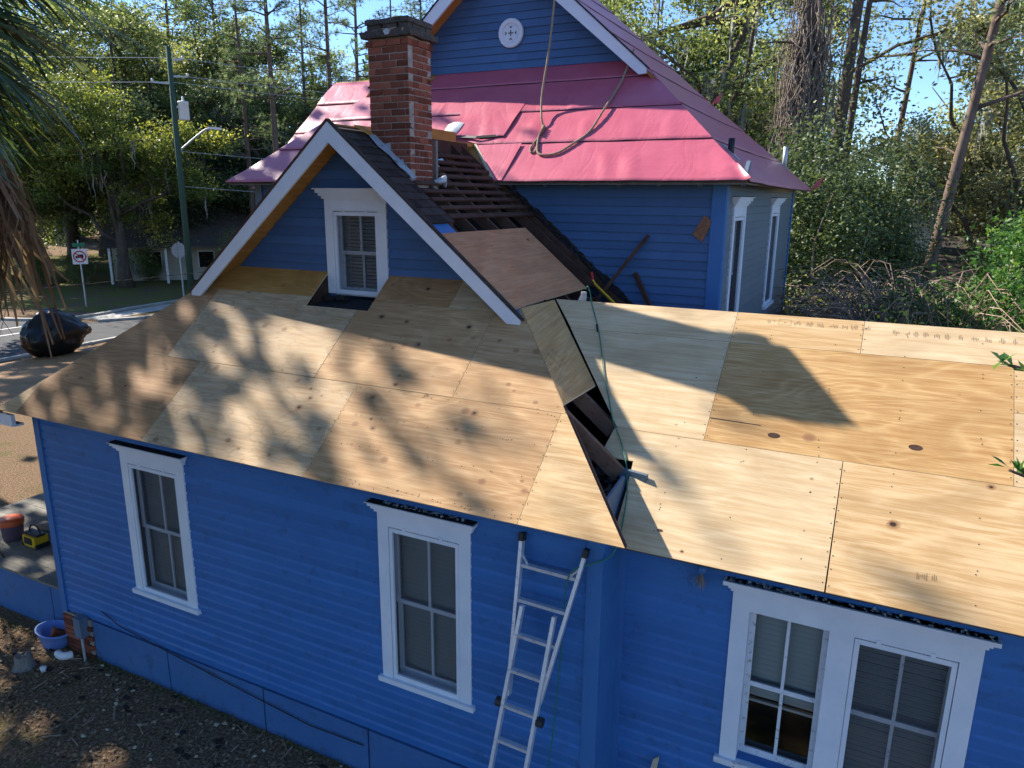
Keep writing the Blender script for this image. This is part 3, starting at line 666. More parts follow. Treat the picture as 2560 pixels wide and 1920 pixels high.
def stampR(seed):
    rr = random.Random(seed); mb = MB()
    def q(a, b, c, d): mb.face([fR(a, c, .018+.16*(c-.75)), fR(a, d, .018+.16*(d-.75)), fR(b, d, .018+.16*(d-.75)), fR(b, c, .018+.16*(c-.75))])
    for r in range(3):
        y = 1.02+r*.1
        for k in range(5):
            xx = 7.0+k*.035+rr.uniform(-.01, .01); q(xx, xx+.018, y, y+.003); q(xx, xx+.004, y, y+.05)
            if rr.random() < .5: q(xx+.018, xx+.021, y, y+.04)
    obj('grade_stamp', mb, 'ink_faded', roofR)
stampR(3)
# dark oval plugs and cracks in the golden sheet
for x, y in ((9.33, 1.14), (10.47, 1.20), (8.56, .255)):
    mb = MB(); rr = (.055, .022) if y > .5 else (.028, .010)
    mb.face([f2(x+rr[0]*math.cos(a*.52), y+rr[1]*math.sin(a*.52), .0158) for a in range(12)]); obj('wood_plug', mb, 'timber_dark', roof2)
obj('veneer_crack', MB().prism([f2(8.735, 1.212, .0155), f2(9.2, 1.206, .0155), f2(9.2, 1.211, .0155), f2(8.735, 1.219, .0155)], (0, 0, .0006)), 'ink', roof2)

# --- right wing walls and the double window
F2 = Frame((0, YW2, 0), (1, 0, 0), (0, -1, 0))
siding(house, F2, [(L1+.02, .5), (14, .5), (14, 3.6), (L1+.02, 3.6)], [(9.33, 10.96, 1.42, 3.0)], .124)
mb = MB(); F2.box(mb, L1+.036, L1+.10, .3, 3.6, 0, .03); obj('corner_board', mb, 'blue_trim', house)
mb = MB(); mb.box(L1, 14, YW2+.02, YW2+.1, -.1, .55); obj('foundation_wall', mb, 'blue_skirt', house)
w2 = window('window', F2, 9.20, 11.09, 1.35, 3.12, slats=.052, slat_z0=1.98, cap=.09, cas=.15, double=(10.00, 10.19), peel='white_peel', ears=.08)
mb = MB()       # leaf mould lying on the cap
for k in range(900):
    x = R.choice([R.uniform(9.15, 9.75), R.uniform(9.6, 10.4), R.uniform(10.3, 11.15)]); y = YW2-R.uniform(.0, .11); a = R.uniform(0, 3); s_ = R.uniform(.008, .02)
    c = Vector((x, y, 3.218+R.uniform(0, .018))); u, v = Vector((math.cos(a), math.sin(a), R.uniform(-.5, .5)))*s_, Vector((-math.sin(a), math.cos(a), R.uniform(-.5, .5)))*s_
    mb.face([c-u-v, c+u-v, c+u+v, c-u+v])
tag(obj('cap_lichen', mb, 'lichen', w2), kind='stuff')
mb = MB()
for k in range(130):
    x = R.uniform(5.8, 6.75); y = -R.uniform(.02, .09); a = R.uniform(0, 3); s_ = R.uniform(.005, .012)
    c = Vector((x, y, 3.458)); u, v = Vector((math.cos(a), math.sin(a), R.uniform(-.5, .5)))*s_, Vector((-math.sin(a), math.cos(a), R.uniform(-.5, .5)))*s_
    mb.face([c-u-v, c+u-v, c+u+v, c-u+v])
tag(obj('cap_lichen', mb, 'lichen', house), kind='stuff')
# end and back walls of the wings (closing the volumes)
mb = MB(); mb.box(13.9, 14, YW2, 4.1, 0, 3.5); mb.prism([(13.9, YW2, 3.5), (13.9, 4.06, 3.5), (13.9, YR2, ZR2-.08)], (.1, 0, 0)); mb.box(8.1, 14, 4.0, 4.1, 0, 3.5); obj('wall', mb, 'blue', house)
mb = MB(); mb.box(0, .1, 0, 4.6, 0, 3.5); obj('wall', mb, 'blue', house)
# outdoor lamp under the eave
lampo = obj('eave_lamp', MB().lathe((8.93, YW2-.10, 3.30), [(.02, .03), (.045, .02), (.05, -.02), (.03, -.05)], 12), 'blue_trim', house, True)
mb = MB()
for k in range(40): mb.tube([(8.93, YW2-.11, 3.25), (8.93+R.gauss(0, .025), YW2-.11+R.gauss(0, .02), 3.14+R.uniform(-.04, .05))], .003, 4)
tag(obj('cobweb_nest', mb, 'timber_grey', lampo), kind='stuff')

# ------------------------------------------------------------------ main house body
FM = Frame((0, YM, 0), (1, 0, 0), (0, -1, 0)); FS = Frame((XM, 0, 0), (0, 1, 0), (1, 0, 0))
siding(house, FM, [(XML, 3.2), (XM, 3.2), (XM, ZEM+.1), (XML, ZEM+.1)], [], .121, 'blue_old', lap=True)
siding(house, FS, [(YM, 3.2), (YMB, 3.2), (YMB, ZEM+.1), (YM, ZEM+.1)], [(5.38, 6.12, 4.5, 6.2), (9.13, 9.97, 4.5, 6.2)], .121, 'blue_side_sheen', lap=True)
mb = MB(); mb.box(XML, XM, YM, YM+.1, 0, 3.2); mb.box(XM-.1, XM, YM+.1, YMB, 0, 3.2); mb.box(XML, XML+.1, YM+.1, YMB, 0, ZEM); mb.box(XML, XM, YMB, YMB+.1, 0, ZEM); obj('wall', mb, 'blue', house)
mb = MB(); FM.box(mb, XM-.15, XM+.03, 3.2, ZEM, 0, .036); mb.box(XM, XM+.036, YM, YM+.14, 3.2, ZEM); obj('corner_board', mb, 'blue_trim', house)
mb = MB(); FS.box(mb, YMB-.14, YMB, 3.2, ZEM, 0, .036); obj('corner_board', mb, 'blue_trim', house)
mb = MB(); FM.box(mb, XML-.03, XML+.14, 3.2, ZEM, 0, .036); obj('corner_board', mb, 'blue_grey', house)
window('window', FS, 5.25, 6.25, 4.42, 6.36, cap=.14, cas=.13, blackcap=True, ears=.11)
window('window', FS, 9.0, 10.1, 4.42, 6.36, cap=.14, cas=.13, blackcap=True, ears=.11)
EX0, EX1, EY0, EY1 = XML-OM, XM+OM, YM-OM, YMB+OM
RX = (EX0+EX1)/2; RZ = ZEM+SM*(EX1-RX); GY = 6.5; RK = 6.05; BK = 10.45
fML = lambda x, y, d=0: Vector((x, y, ZEM+SM*(x-EX0)))+d*Vector((-SM, 0, 1)).normalized()
mroof = MB(); T = Vector((0, 0, -.05))
mroof.prism([fM(EX1-.02, EY0, 0), fM(EX1-(GY-EY0), GY, 0), fM(EX0+(GY-EY0), GY, 0), fM(EX0+(3.2-EX0 if False else .9), EY0+.9, 0), fM(3.40, EY0+.9, 0), fM(3.40, EY0+.70, 0), fM(4.72, EY0, 0)], T)
mroof.prism([fM(EX0, EY0, 0), fM(3.2, EY0, 0), fM(3.38, EY0+.9, 0), fM(EX0+.9, EY0+.9, 0)], T)
mroof.prism([fMR(EX1, EY0, 0), fMR(EX1, EY1, 0), fMR(EX1-(EY1-BK), BK, 0), fMR(RX, BK, 0), fMR(RX, RK+.02, 0), fMR(EX1-(RK-EY0), RK+.02, 0)], T)
mroof.prism([fML(EX0, EY0, 0), fML(EX0, EY1, 0), fML(EX0+(EY1-BK), BK, 0), fML(RX, BK, 0), fML(RX, RK+.02, 0), fML(EX0+(RK-EY0), RK+.02, 0)], T)
mroof = obj('roof', mroof, 'ply_orange', house, uvf=lambda co: (co.x, co.y*1.3))
mroof['label'] = 'main roof covered in pink underlayment felt'
def felt(pf, s0, s1, lf, rf, nx, ns, amp=.006, streak=0., lift=.014, seed=0, curl=None, sag=0., parent=None):
    """s runs up the slope; lf/rf give the run's ends at s; pf(r, s, d) -> point"""
    mb = MB(); rows = []
    for j in range(ns+1):
        row = []
        for i in range(nx+1):
            v = j/ns; w = i/nx; s = s0+(s1-s0)*v
            s += -sag*(1-v)*math.sin(w*math.pi)*.5+.006*(1-v)*noise.noise(Vector((w*9, seed, 0)))
            r = lf(s)+(rf(s)-lf(s))*w
            d = .006+lift*(1-v)**2+amp*(noise.noise(Vector((r*1.1, s*1.1, seed)))+.5*noise.noise(Vector((r*3, s*3, seed+5))))
            if streak:
                st = noise.noise(Vector((r*3.2+s*.9, s*.35, seed+9))); d += streak*max(0, st)**1.5*math.sin(min(1, v*1.3+.1)*math.pi)*2.2
            if curl: d += curl(w, v)
            row.append(pf(r, s, max(d, .004)))
        rows.append(row)
    k = (nx+1)
    mb.v = [tuple(p) for row in rows for p in row]
    for j in range(ns):
        for i in range(nx): mb.f.append((j*k+i, j*k+i+1, (j+1)*k+i+1, (j+1)*k+i)); mb.mi.append(0)
    b = len(mb.v); 
    for i in range(nx+1):
        s = s0; p = rows[0][i]; q = rows[1][i]; dn = (p-q).normalized(); mb.v.append(tuple(p-dn*.004+Vector((0, 0, -.013))))
    for i in range(nx): mb.f.append((i, b+i, b+i+1, i+1)); mb.mi.append(1)  # lower edge coloured black for the gap shadow along each lap
    o = obj('felt_strip', mb, ['felt', 'cap_black'], parent or mroof, True); return o
xr = lambda s: EX1-(s-EY0)+.03; xl = lambda s: EX0+(s-EY0)-.03
val = lambda s: 4.73-(s-EY0)*1.0 if s < EY0+.66 else 4.07
def curlR(w, v): return .045*max(0, (w-.965)/.035)**2*(1 if v < .35 else 0)
felt(fM, EY0-.03, 5.02, val, xr, 120, 14, .005, .034, seed=1, curl=curlR)
felt(fM, 4.95, 5.66, lambda s: 4.12 if s < 5.0 else 3.9, xr, 120, 12, .006, .03, seed=2)
felt(fM, 5.55, 6.24, lambda s: 3.0, xr, 120, 12, .005, .02, seed=3)
felt(fM, 6.14, GY, lambda s: 2.4, lambda s: min(xr(s), 6.55), 60, 6, .004, 0, seed=4)
felt(fM, EY0-.03, 5.02, xl, lambda s: 3.25, 50, 10, .01, .01, seed=6)
felt(fM, 4.95, 5.66, xl, lambda s: 3.92, 50, 10, .01, .02, seed=7)
felt(fM, 5.55, 6.3, xl, lambda s: 3.02, 50, 10, .01, .02, seed=8)
fMRs = lambda r, s, d=0: fMR(s, r, d)
xs = [EX1+.04, 7.74, 7.06, 6.38, 5.70, 5.0, 4.35, RX]
for i in range(len(xs)-1):
    lf = lambda s: (EY0+(EX1-s)-.0) if s > EX1-(RK-EY0) else RK
    rf = lambda s: (EY1-(EX1-s)) if s > EX1-(EY1-BK) else BK
    felt(fMRs, xs[i], xs[i+1]-.04, lf, rf, 60, 8, .006, .0, seed=20+i, sag=-.08, lift=.012)
# patch, valley flap and torn pieces
felt(fM, 5.07, 5.79, lambda s: 3.62-(s-5.07)*.35, lambda s: 4.51+(s-5.07)*.09, 24, 18, .016, .03, .012, seed=31, curl=lambda w, v: .02+.05*max(0, 1-w*2.2)*max(0, 1-v*1.6))
mb = MB().prism([fM(3.66, 5.06, .05), fM(4.05, 5.02, .06), fM(4.05, 5.06, .06), fM(3.68, 5.11, .055)], (0, 0, .004)); obj('tape', mb, 'timber_grey', mroof)
mb = MB().prism([fM(4.05, 5.02, .06), fM(4.50, 5.07, .03), fM(4.505, 5.115, .03), fM(4.05, 5.06, .06)], (0, 0, .004)); obj('tape', mb, 'cap_black', mroof)
mb = MB(); n = 7
for i in range(n): 
    for j in range(5): u, v = i/(n-1), j/4; p = fM(3.34+.32*u, 5.10+.24*v, .03+.10*math.sin(u*2.6)*(1-v*.5)); mb.v.append(tuple(p))
for i in range(n-1):
    for j in range(4): mb.f.append((i*5+j, (i+1)*5+j, (i+1)*5+j+1, i*5+j+1)); mb.mi.append(0)
obj('felt_backing', mb, 'paint_white', mroof, True)
mb = MB().prism([fM(4.09, 4.92, .026), fM(4.72, EY0-.02, .022), fM(4.88, EY0-.02, .026), fM(4.90, 4.93, .030)], Vector((0, 0, .004))); obj('valley_flap', mb, 'felt', mroof)
mb = MB().prism([fM(4.05, 4.93, .02), fM(4.10, 4.93, .02), fM(4.74, EY0, .018), fM(4.69, EY0, .016)], Vector((0, 0, .02))); obj('valley_edge', mb, 'timber_pale', mroof)
for (c, sz) in ((fMR(EX1, EY1, .02), 1), (fMR(6.46, 10.62, .02), .8)):
    mb = MB(); c = Vector(c); mb.prism([c, c+Vector((.14, .18, .02))*sz, c+Vector((.22, .12, .26))*sz, c+Vector((.10, 0, .14))*sz], (.004, 0, .004)); obj('felt_tatter', mb, 'felt', mroof)
# eave edge, rafter ends, soffit
mb = MB(); mb.beam((4.74, EY0+.01, ZEM-.035), (EX1, EY0+.01, ZEM-.035), .02, .05); mb.beam((EX0, EY0+.01, ZEM-.035), (3.3, EY0+.01, ZEM-.035), .02, .05); mb.beam((EX1-.01, EY0, ZEM-.035), (EX1-.01, EY1, ZEM-.035), .02, .05); obj('eave_edge', mb, 'timber_grey', mroof)
for k in range(7):
    x = 4.95+k*.56; mb = MB().beam(fM(x, EY0+.03, -.10), fM(x, YM, -.10), .05, .09); obj('rafter_end', mb, 'blue_grey', mroof)
# gablet
FGm = Frame((0, GY, 0), (1, 0, 0), (0, -1, 0)); gb = 8.52
siding(house, FGm, [(RX-(RZ-.06-gb)/SM, gb), (RX+(RZ-.06-gb)/SM, gb), (RX, RZ-.06)], [], .128, 'blue_old', zstart=8.60, lap=True)
for s in (-1, 1):
    a = RX; b = RX+s*2.60; zb_ = RZ-SM*abs(b-a); H = .20; mb = MB()
    mb.prism([(x, RK-.02, z) for x, z in ((a, RZ+.03), (b, zb_+.03), (b+s*.0, zb_-.05), (b-s*.12, zb_-.06), (a, RZ-H*1.3))], (0, .04, 0)); bo = obj('barge_board', mb, 'white', house)
    mb = MB().beam((a, RK-.01, RZ+.05), (b+s*.04, RK-.01, zb_+.05-.04*SM), .05, .02); obj('drip_edge', mb, 'cap_black', bo)
    mb = MB().prism([(a, RK+.02, RZ-.065), (b-s*.05, RK+.02, zb_-.065+.05*SM), (b-s*.05, GY, zb_-.065+.05*SM), (a, GY, RZ-.065)], (0, 0, .012)); obj('soffit', mb, 'ply_orange', house, uvf=lambda co: (co.x*1.3, co.y))
# round gable vent
vo = MB(); c = Vector((3.915, GY-.03, 9.17)); n = 40
prof = [(.0, .014), (.125, .014), (.135, .006), (.150, .006), (.162, .026), (.178, .030), (.228, .026), (.236, .0)]
for r, d in prof:
    for j in range(n): t = 2*math.pi*j/n; vo.v.append((c.x+r*math.cos(t), c.y-d, c.z+r*math.sin(t)))
for i in range(len(prof)-1):
    for j in range(n): vo.f.append((i*n+j, i*n+(j+1) % n, (i+1)*n+(j+1) % n, (i+1)*n+j)); vo.mi.append(0)
vent = obj('round_vent', vo, 'white', house, False)
def cutout(pts): 
    mb = MB(); mb.prism([(c.x+x, c.y-.0155, c.z+z) for x, z in pts], (0, -.0015, 0)); obj('vent_slot', mb, 'ink', vent)
for k in range(4):
    a = k*math.pi/2; ca, sa = math.cos(a), math.sin(a); rot = lambda P: [(x*ca-z*sa, x*sa+z*ca) for x, z in P]
    cutout(rot([(.012, -.007), (.035, -.012), (.05, 0), (.035, .012), (.012, .007)])); cutout(rot([(.075, -.004), (.105, -.03), (.112, -.028), (.098, 0), (.112, .028), (.105, .03), (.075, .004)]))
cutout([(.012*math.cos(t*.785), .012*math.sin(t*.785)) for t in range(8)])
# vent pipes on the shaded slope
for (x, y, h, r, m) in ((7.92, 5.48, .20, .045, 'black_plastic'), (7.84, 12.0, .42, .05, 'galv')):
    p = fMR(x, y, 0); mb = MB().tube([p+Vector((0, 0, -.1)), p+Vector((0, 0, h))], r, 12); vp = obj('vent_pipe', mb, m, house, True)
    mb = MB().prism([fMR(x+.12, y-.1, .012), fMR(x+.12, y+.1, .012), fMR(x-.12, y+.1, .012), fMR(x-.12, y-.1, .012)], (0, 0, .006)); obj('pipe_flashing', mb, 'lead', vp)
# wing at the far left of the main roof
LW = MB(); ly, lz, lx = 8.45, 8.95, -1.5
fL = lambda x, y, d=0: Vector((x, y, lz-SM*abs(y-ly)))+d*Vector((0, -SM if y < ly else SM, 1)).normalized()
LW.prism([fL(lx, ly), fL(2.4, ly), fL(2.4, 5.75), fL(lx, 5.75)], T); LW.prism([fL(lx, ly), fL(2.4, ly), fL(2.4, 11.15), fL(lx, 11.15)], T)
LW = obj('roof', LW, 'ply_orange', house, uvf=lambda co: (co.x, co.y)); ss = [5.72, 6.35, 7.05, 7.8, 8.45]
for i in range(4): felt(fL, ss[i], ss[i+1]+.05, lambda s: lx-.04, lambda s: 2.4, 40, 8, .01, .02, seed=50+i, parent=LW)
mb = MB(); mb.prism([(lx+.35, 5.95, ZEM-.1), (lx+.35, 10.95, ZEM-.1), (lx+.35, ly, lz-.1)], (.1, 0, 0)); mb.box(lx+.35, XML, 6.05, 10.85, 0, 6.75); obj('wall', mb, 'blue_grey', house)
# rope slung over the gablet
rp = [(4.97, 5.9, 9.9), (4.965, 5.88, 9.46), (4.945, 5.75, 8.7), (4.93, 5.55, 8.02), (5.05, 5.28, 7.66)]+[tuple(fM(x, y, .03)) for x, y in ((5.12, 5.21), (5.13, 5.04), (5.20, 4.84), (5.27, 4.74), (5.40, 4.71), (5.58, 4.75), (5.75, 4.90), (5.92, 5.10))]+[(6.00, 5.38, 7.70), (6.05, 5.70, 7.98), (6.09, 6.0, 8.25), (6.16, 6.15, 8.57), (6.20, 6.17, 8.70)]
def smooth_path(P, n=6):
    P = [Vector(p) for p in P]; out = []
    for i in range(len(P)-1):
        p0, p1, p2, p3 = P[max(i-1, 0)], P[i], P[i+1], P[min(i+2, len(P)-1)]
        for k in range(n):
            t = k/n; out.append(.5*((2*p1)+(p2-p0)*t+(2*p0-5*p1+4*p2-p3)*t*t+(3*p1-p0-3*p2+p3)*t**3))
    return out+[P[-1]]
rpath = smooth_path([(4.9, 6.1, 10.45)]+rp)
rope = obj('rope', MB().tube(rpath, [.0155+.003*(i % 2) for i in range(len(rpath))], 7), 'rope', None, True)
tag(rope, 'brown twisted rope looped down over the sunlit pink felt', 'rope')
kn = MB(); 
for k in range(5): kn.tube([fM(5.10+.01*k, 5.23-.03*k, .03), fM(5.15, 5.21-.035*k, .07), fM(5.18-.01*k, 5.19-.03*k, .03)], .015, 6)
kn.tube(smooth_path([fM(5.13, 5.04, .03), fM(5.08, 4.86, .02), fM(5.13, 4.77, .02), fM(5.19, 4.80, .02), fM(5.17, 4.85, .03)], 5), .013, 6); obj('knot', kn, 'rope', rope, True)

# ------------------------------------------------------------------ chimney
CX0, CX1, CY0, CY1 = 4.16, 4.745, 2.14, 2.64
ch = MB(); ch.box(CX0+.007, CX1-.007, CY0+.007, CY1-.007, 6.3, 8.30); chim = obj('chimney', ch, 'mortar', house)
chim['label'] = 'red brick chimney with blackened stepped cap'
bc = {}
def brick(cx, cy, cz, lx_, ly_, h_=.066):
    key = (round(lx_, 3), round(ly_, 3), R.randint(0, 2))
    if key not in bc:
        mb = MB().box(-lx_/2, lx_/2, -ly_/2, ly_/2, -h_/2, h_/2); rr = random.Random(hash(key)); mb.v = [tuple(q+rr.uniform(-.003, .003) for q in p) for p in mb.v]; bc[key] = mb.mesh('brick', 'brick_red')
    o = link('brick', bc[key], chim); o.location = (cx+R.uniform(-.003, .003), cy+R.uniform(-.003, .003), cz)
ck = 0; z = 6.50; J = .012
while z < 8.29:
    e = .022 if z > 8.21 else 0
    x0, x1, y0, y1 = CX0-e, CX1+e, CY0-e, CY1+e; W_ = x1-x0; D_ = y1-y0; tk = .10
    cuts = [0, .205, .41, W_] if ck % 2 else [0, .11, .315, .52, W_]
    for yy in (y0+tk/2, y1-tk/2):
        for a, b in zip(cuts[:-1], cuts[1:]):
            if b-a-J > .02: brick(x0+(a+b)/2, yy, z, b-a-J, tk)
    cuts = [tk, tk+.205, D_-tk] if ck % 2 else [tk, tk+.10, D_-tk]
    for xx in (x0+tk/2, x1-tk/2):
        for a, b in zip(cuts[:-1], cuts[1:]): brick(xx, y0+(a+b)/2, z, tk, b-a-J)
    z += .0785; ck += 1
mb = MB(); n = 30
def rough_slab(x0, x1, y0, y1, z0, z1, amp, mat, name, parent):
    mb = MB(); nx, ny = 12, 10; rr = random.Random(int(z0*1000))
    per = [(x0+(x1-x0)*i/nx, y0) for i in range(nx)]+[(x1, y0+(y1-y0)*i/ny) for i in range(ny)]+[(x1-(x1-x0)*i/nx, y1) for i in range(nx)]+[(x0, y1-(y1-y0)*i/ny) for i in range(ny)]
    A = [(x+rr.uniform(-amp, amp), y+rr.uniform(-amp, amp), z0+rr.uniform(-amp, amp)) for x, y in per]; B = [(x+rr.uniform(-amp, amp), y+rr.uniform(-amp, amp), z1+rr.uniform(-amp, amp)) for x, y in per]
    m = len(per); mb.v = A+B; mb.f = [tuple(range(m))[::-1], tuple(range(m, 2*m))]+[(i, (i+1) % m, m+(i+1) % m, m+i) for i in range(m)]; mb.mi = [0]*len(mb.f); return obj(name, mb, mat, parent)
rough_slab(CX0-.065, CX1+.065, CY0-.065, CY1+.065, 8.29, 8.365, .010, 'concrete_dark', 'cap_ledge', chim)
for a, b in ((0, .2), (.23, .43), (.46, .585)):
    for yy in (CY0+.05, CY1-.05): mb = MB().box(CX0+a, CX0+b, yy-.05, yy+.05, 8.366, 8.44); obj('cap_brick', mb, 'concrete_dark', chim)
for xx in (CX0+.05, CX1-.05): mb = MB().box(xx-.05, xx+.05, CY0+.12, CY1-.12, 8.366, 8.44); obj('cap_brick', mb, 'concrete_dark', chim)
rough_slab(CX0-.02, CX1+.02, CY0-.02, CY1+.02, 8.44, 8.495, .005, 'concrete_dark', 'cap_slab', chim)
mb = MB().box(CX0+.12, CX0+.36, CY0+.1, CY0+.2, 8.495, 8.52); mb.box(CX0+.3, CX0+.42, CY0+.12, CY0+.26, 8.52, 8.54); obj('cap_rubble', mb, 'timber_pale', chim)
mb = MB(); mb.face([(4.50+.045*math.cos(t*.45)*(1+.2*math.sin(t*2.2)), CY0-.078, 8.335+.035*math.sin(t*.45)) for t in range(14)]); obj('lichen_patch', mb, 'lichen', chim)
# flashing at the foot
mb = MB()
mb.prism([(CX0+.02, CY0-.012, 7.02), (CX0+.30, CY0-.012, 7.10), (CX0+.31, CY0-.012, 6.86), (CX0+.26, CY0-.012, 6.80), (CX0+.0, CY0-.012, 6.98)][::1], (0, .008, 0))
mb.prism([(CX0+.30, CY0-.014, 6.86), (CX0+.48, CY0-.014, 6.90), (CX0+.50, CY0-.014, 6.80), (CX1-.01, CY0-.014, 6.76), (CX1, CY0-.014, 6.60), (CX0+.26, CY0-.014, 6.80)], (0, .008, 0))
obj('flashing', mb, 'lead', chim)
mb = MB(); mb.prism([fR(CX0-.02, CY0-.10, .026), fR(CX1+.06, CY0-.10, .026), fR(CX1+.06, CY0, .03), fR(CX0-.02, CY0, .03)], (0, 0, .008)); mb.prism([fR(CX0+.05, CY0-.13, .034), fR(CX0+.2, CY0-.17, .034), fR(CX0+.33, CY0-.12, .034), fR(CX0+.5, CY0-.15, .034), fR(CX1, CY0-.1, .034), fR(CX1, CY0-.02, .05), fR(CX0+.05, CY0-.02, .05)], (0, 0, .006)); obj('flashing', mb, 'lead', chim)
rough_slab(CX1-.06, CX1+.07, CY0-.02, CY1-.02, 6.56, 6.64, .008, 'mortar', 'mortar_base', chim)
mb = MB().tube([fR(CX1+.07, CY1-.06, -.02), fR(CX1+.10, CY1+.04, .06), fR(CX1+.13, CY1+.10, -.02)], [.03, .06, .02], 7); obj('flashing', mb, 'lead', chim)
mb = MB().box(4.60, 4.69, 2.80, 2.85, 6.55, 7.16); obj('support_post', mb, 'timber_grey', chim)
mb = MB().beam(fR(4.06, 3.05, .03), fR(4.06, 4.3, .03), .03, .2); obj('ridge_board', mb, 'ply_orange', roofR, uvf=lambda co: (co.y, co.z))

# ------------------------------------------------------------------ porch at the corner
por = MB(); por.box(-4.0, -.31, .18, 4.6, .70, .76); porch = obj('porch', por, 'timber_grey', house)
for k in range(30):
    y0 = .12+k*.15; mb = MB().box(-4.1, -.04, y0+.003, y0+.147, .762, .80+R.uniform(0, .003)); obj('floor_plank', mb, 'porch_board', porch)
for a, b in ((-4.1, -2.6), (-2.6, -.62), (-.62, -.03)):
    mb = MB().box(a+.01, b-.01, .17, .21, -.1, .75); obj('skirt_panel', mb, 'blue_skirt', porch)
mb = MB().box(-4.15, -.03, -.30, -.25, 3.45, 3.61); mb.box(-4.15, -.03, -.25, -.15, 3.44, 3.47); obj('fascia', mb, 'white', porch)
mb = MB().box(-4.15, -4.1, -.3, 4.7, 3.30, 3.42); obj('fascia', mb, 'white', porch)
pr = lambda x, y, d=0: Vector((x, y, 3.655+.055*(x+.3)+d))
for a, b, m in ((-4.18, -1.85, 'ply_brown'), (-1.845, -.30, 'ply_brown')):
    for y0, y1 in ((-.32, 1.2), (1.205, 2.42), (2.425, 3.64), (3.645, 4.62)):
        mb = MB(); mb.prism([pr(a, y0, -.02), pr(b, y0, -.02), pr(b, y1, -.02), pr(a, y1, -.02)], (0, 0, .018)); obj('plywood_sheet', mb, m, porch, uvf=lambda co: (co.x, co.y))
mb = MB()
for x in (-4.0,):
    for y in (-.1, 4.5): mb.box(x-.06, x+.06, y-.06, y+.06, .8, 3.42)
obj('post', mb, 'white', porch)

# ------------------------------------------------------------------ things on and about the house
# plastic sheet bundle on the porch roof
from mathutils.bvhtree import BVHTree
mb = MB(); nu, nv = 64, 34; c = Vector((-4.05, 2.85, 3.45))
for j in range(nv+1):
    for i in range(nu):
        a = 2*math.pi*i/nu; ph = math.pi*j/nv
        d = Vector((math.sin(ph)*math.cos(a), math.sin(ph)*math.sin(a), math.cos(ph)))
        r = 1+.22*noise.noise(d*1.7+Vector((3, 1, 0)))+.11*abs(noise.noise(d*4.2))+.07*abs(noise.noise(d*9))+.03*abs(noise.noise(d*19))
        p = Vector((d.x*.36, d.y*.52, d.z*.46))*r
        if d.y > 0: p.z *= 1-.55*d.y**1.3; p.y *= 1.25
        p.z = max(p.z+.40, .0+.02*noise.noise(d*6)); mb.v.append(tuple(c+p))
for j in range(nv):
    for i in range(nu): mb.f.append((j*nu+i, j*nu+(i+1) % nu, (j+1)*nu+(i+1) % nu, (j+1)*nu+i)); mb.mi.append(0)
tag(obj('plastic_bundle', mb, 'bag', None, True), 'crumpled black plastic bundle lying on the edge of the porch roof', 'plastic sheet')
# ladder
lad = empty('ladder', (7.4, -.95, 0), 'aluminium multi-section ladder with flared top leaning on the blue wall', 'ladder')
ly_ = lambda z, d=0: -.07-.252*(3.45-z)+d
def rail(name, a, b, dy, w=.032, h=.062):
    mb = MB().beam((a[0], ly_(a[1], dy), a[1]), (b[0], ly_(b[1], dy), b[1]), w, h, upv=(0, 1, .25)); return obj(name, mb, 'aluminium', lad)
rail('rail', (7.375, 3.42), (7.425, 2.02), 0); rail('rail', (7.995, 3.40), (7.735, 2.02), 0)
rail('rail', (7.475, 2.86), (7.25, .0), -.045); rail('rail', (7.795, 2.84), (7.60, .0), -.045)
for a, b in (((7.372, 3.47), (7.376, 3.40)), ((8.003, 3.45), (7.992, 3.38))):
    mb = MB().beam((a[0], ly_(a[1]), a[1]), (b[0], ly_(b[1]), b[1]), .046, .08, upv=(0, 1, .25)); obj('end_cap', mb, 'black_plastic', lad)
def lerp(a, b, t): return a+(b-a)*t
for k, z in enumerate((3.19, 2.88, 2.57, 2.25, 1.925, 1.61, 1.29, .97, .65, .33)):
    if z > 2.1:
        t = (3.42-z)/1.4; xa, xb = lerp(7.375, 7.425, t), lerp(7.995, 7.735, t); mb = MB().beam((xa-.01, ly_(z), z), (xb+.01, ly_(z), z-.012), .045, .032, upv=(0, 0, 1)); obj('rung', mb, 'aluminium', lad)
    if z < 2.6:
        t = (2.85-z)/2.85; xa, xb = lerp(7.475, 7.25, t), lerp(7.795, 7.60, t); mb = MB().beam((xa-.01, ly_(z, -.045), z+.03), (xb+.01, ly_(z, -.045), z+.018), .05, .030, upv=(0, 0, 1)); obj('rung', mb, 'aluminium', lad)
for a, b in (((7.378, 3.30), (7.46, 3.20)), ((7.97, 3.28), (7.88, 3.19))):
    mb = MB().beam((a[0], ly_(a[1]), a[1]), (b[0], ly_(b[1]), b[1]), .012, .02); obj('brace', mb, 'aluminium', lad)
for x, z in ((7.36, 1.96), (7.775, 1.90)):
    mb = MB().tube([(x-.03, ly_(z, -.04), z), (x+.03, ly_(z, -.04), z)], .045, 8); obj('lock_knob', mb, 'black_plastic', lad)
for x in (7.25, 7.60):
    mb = MB().box(x-.03, x+.03, -.985, -.90, 0, .03); obj('foot', mb, 'black_plastic', lad)
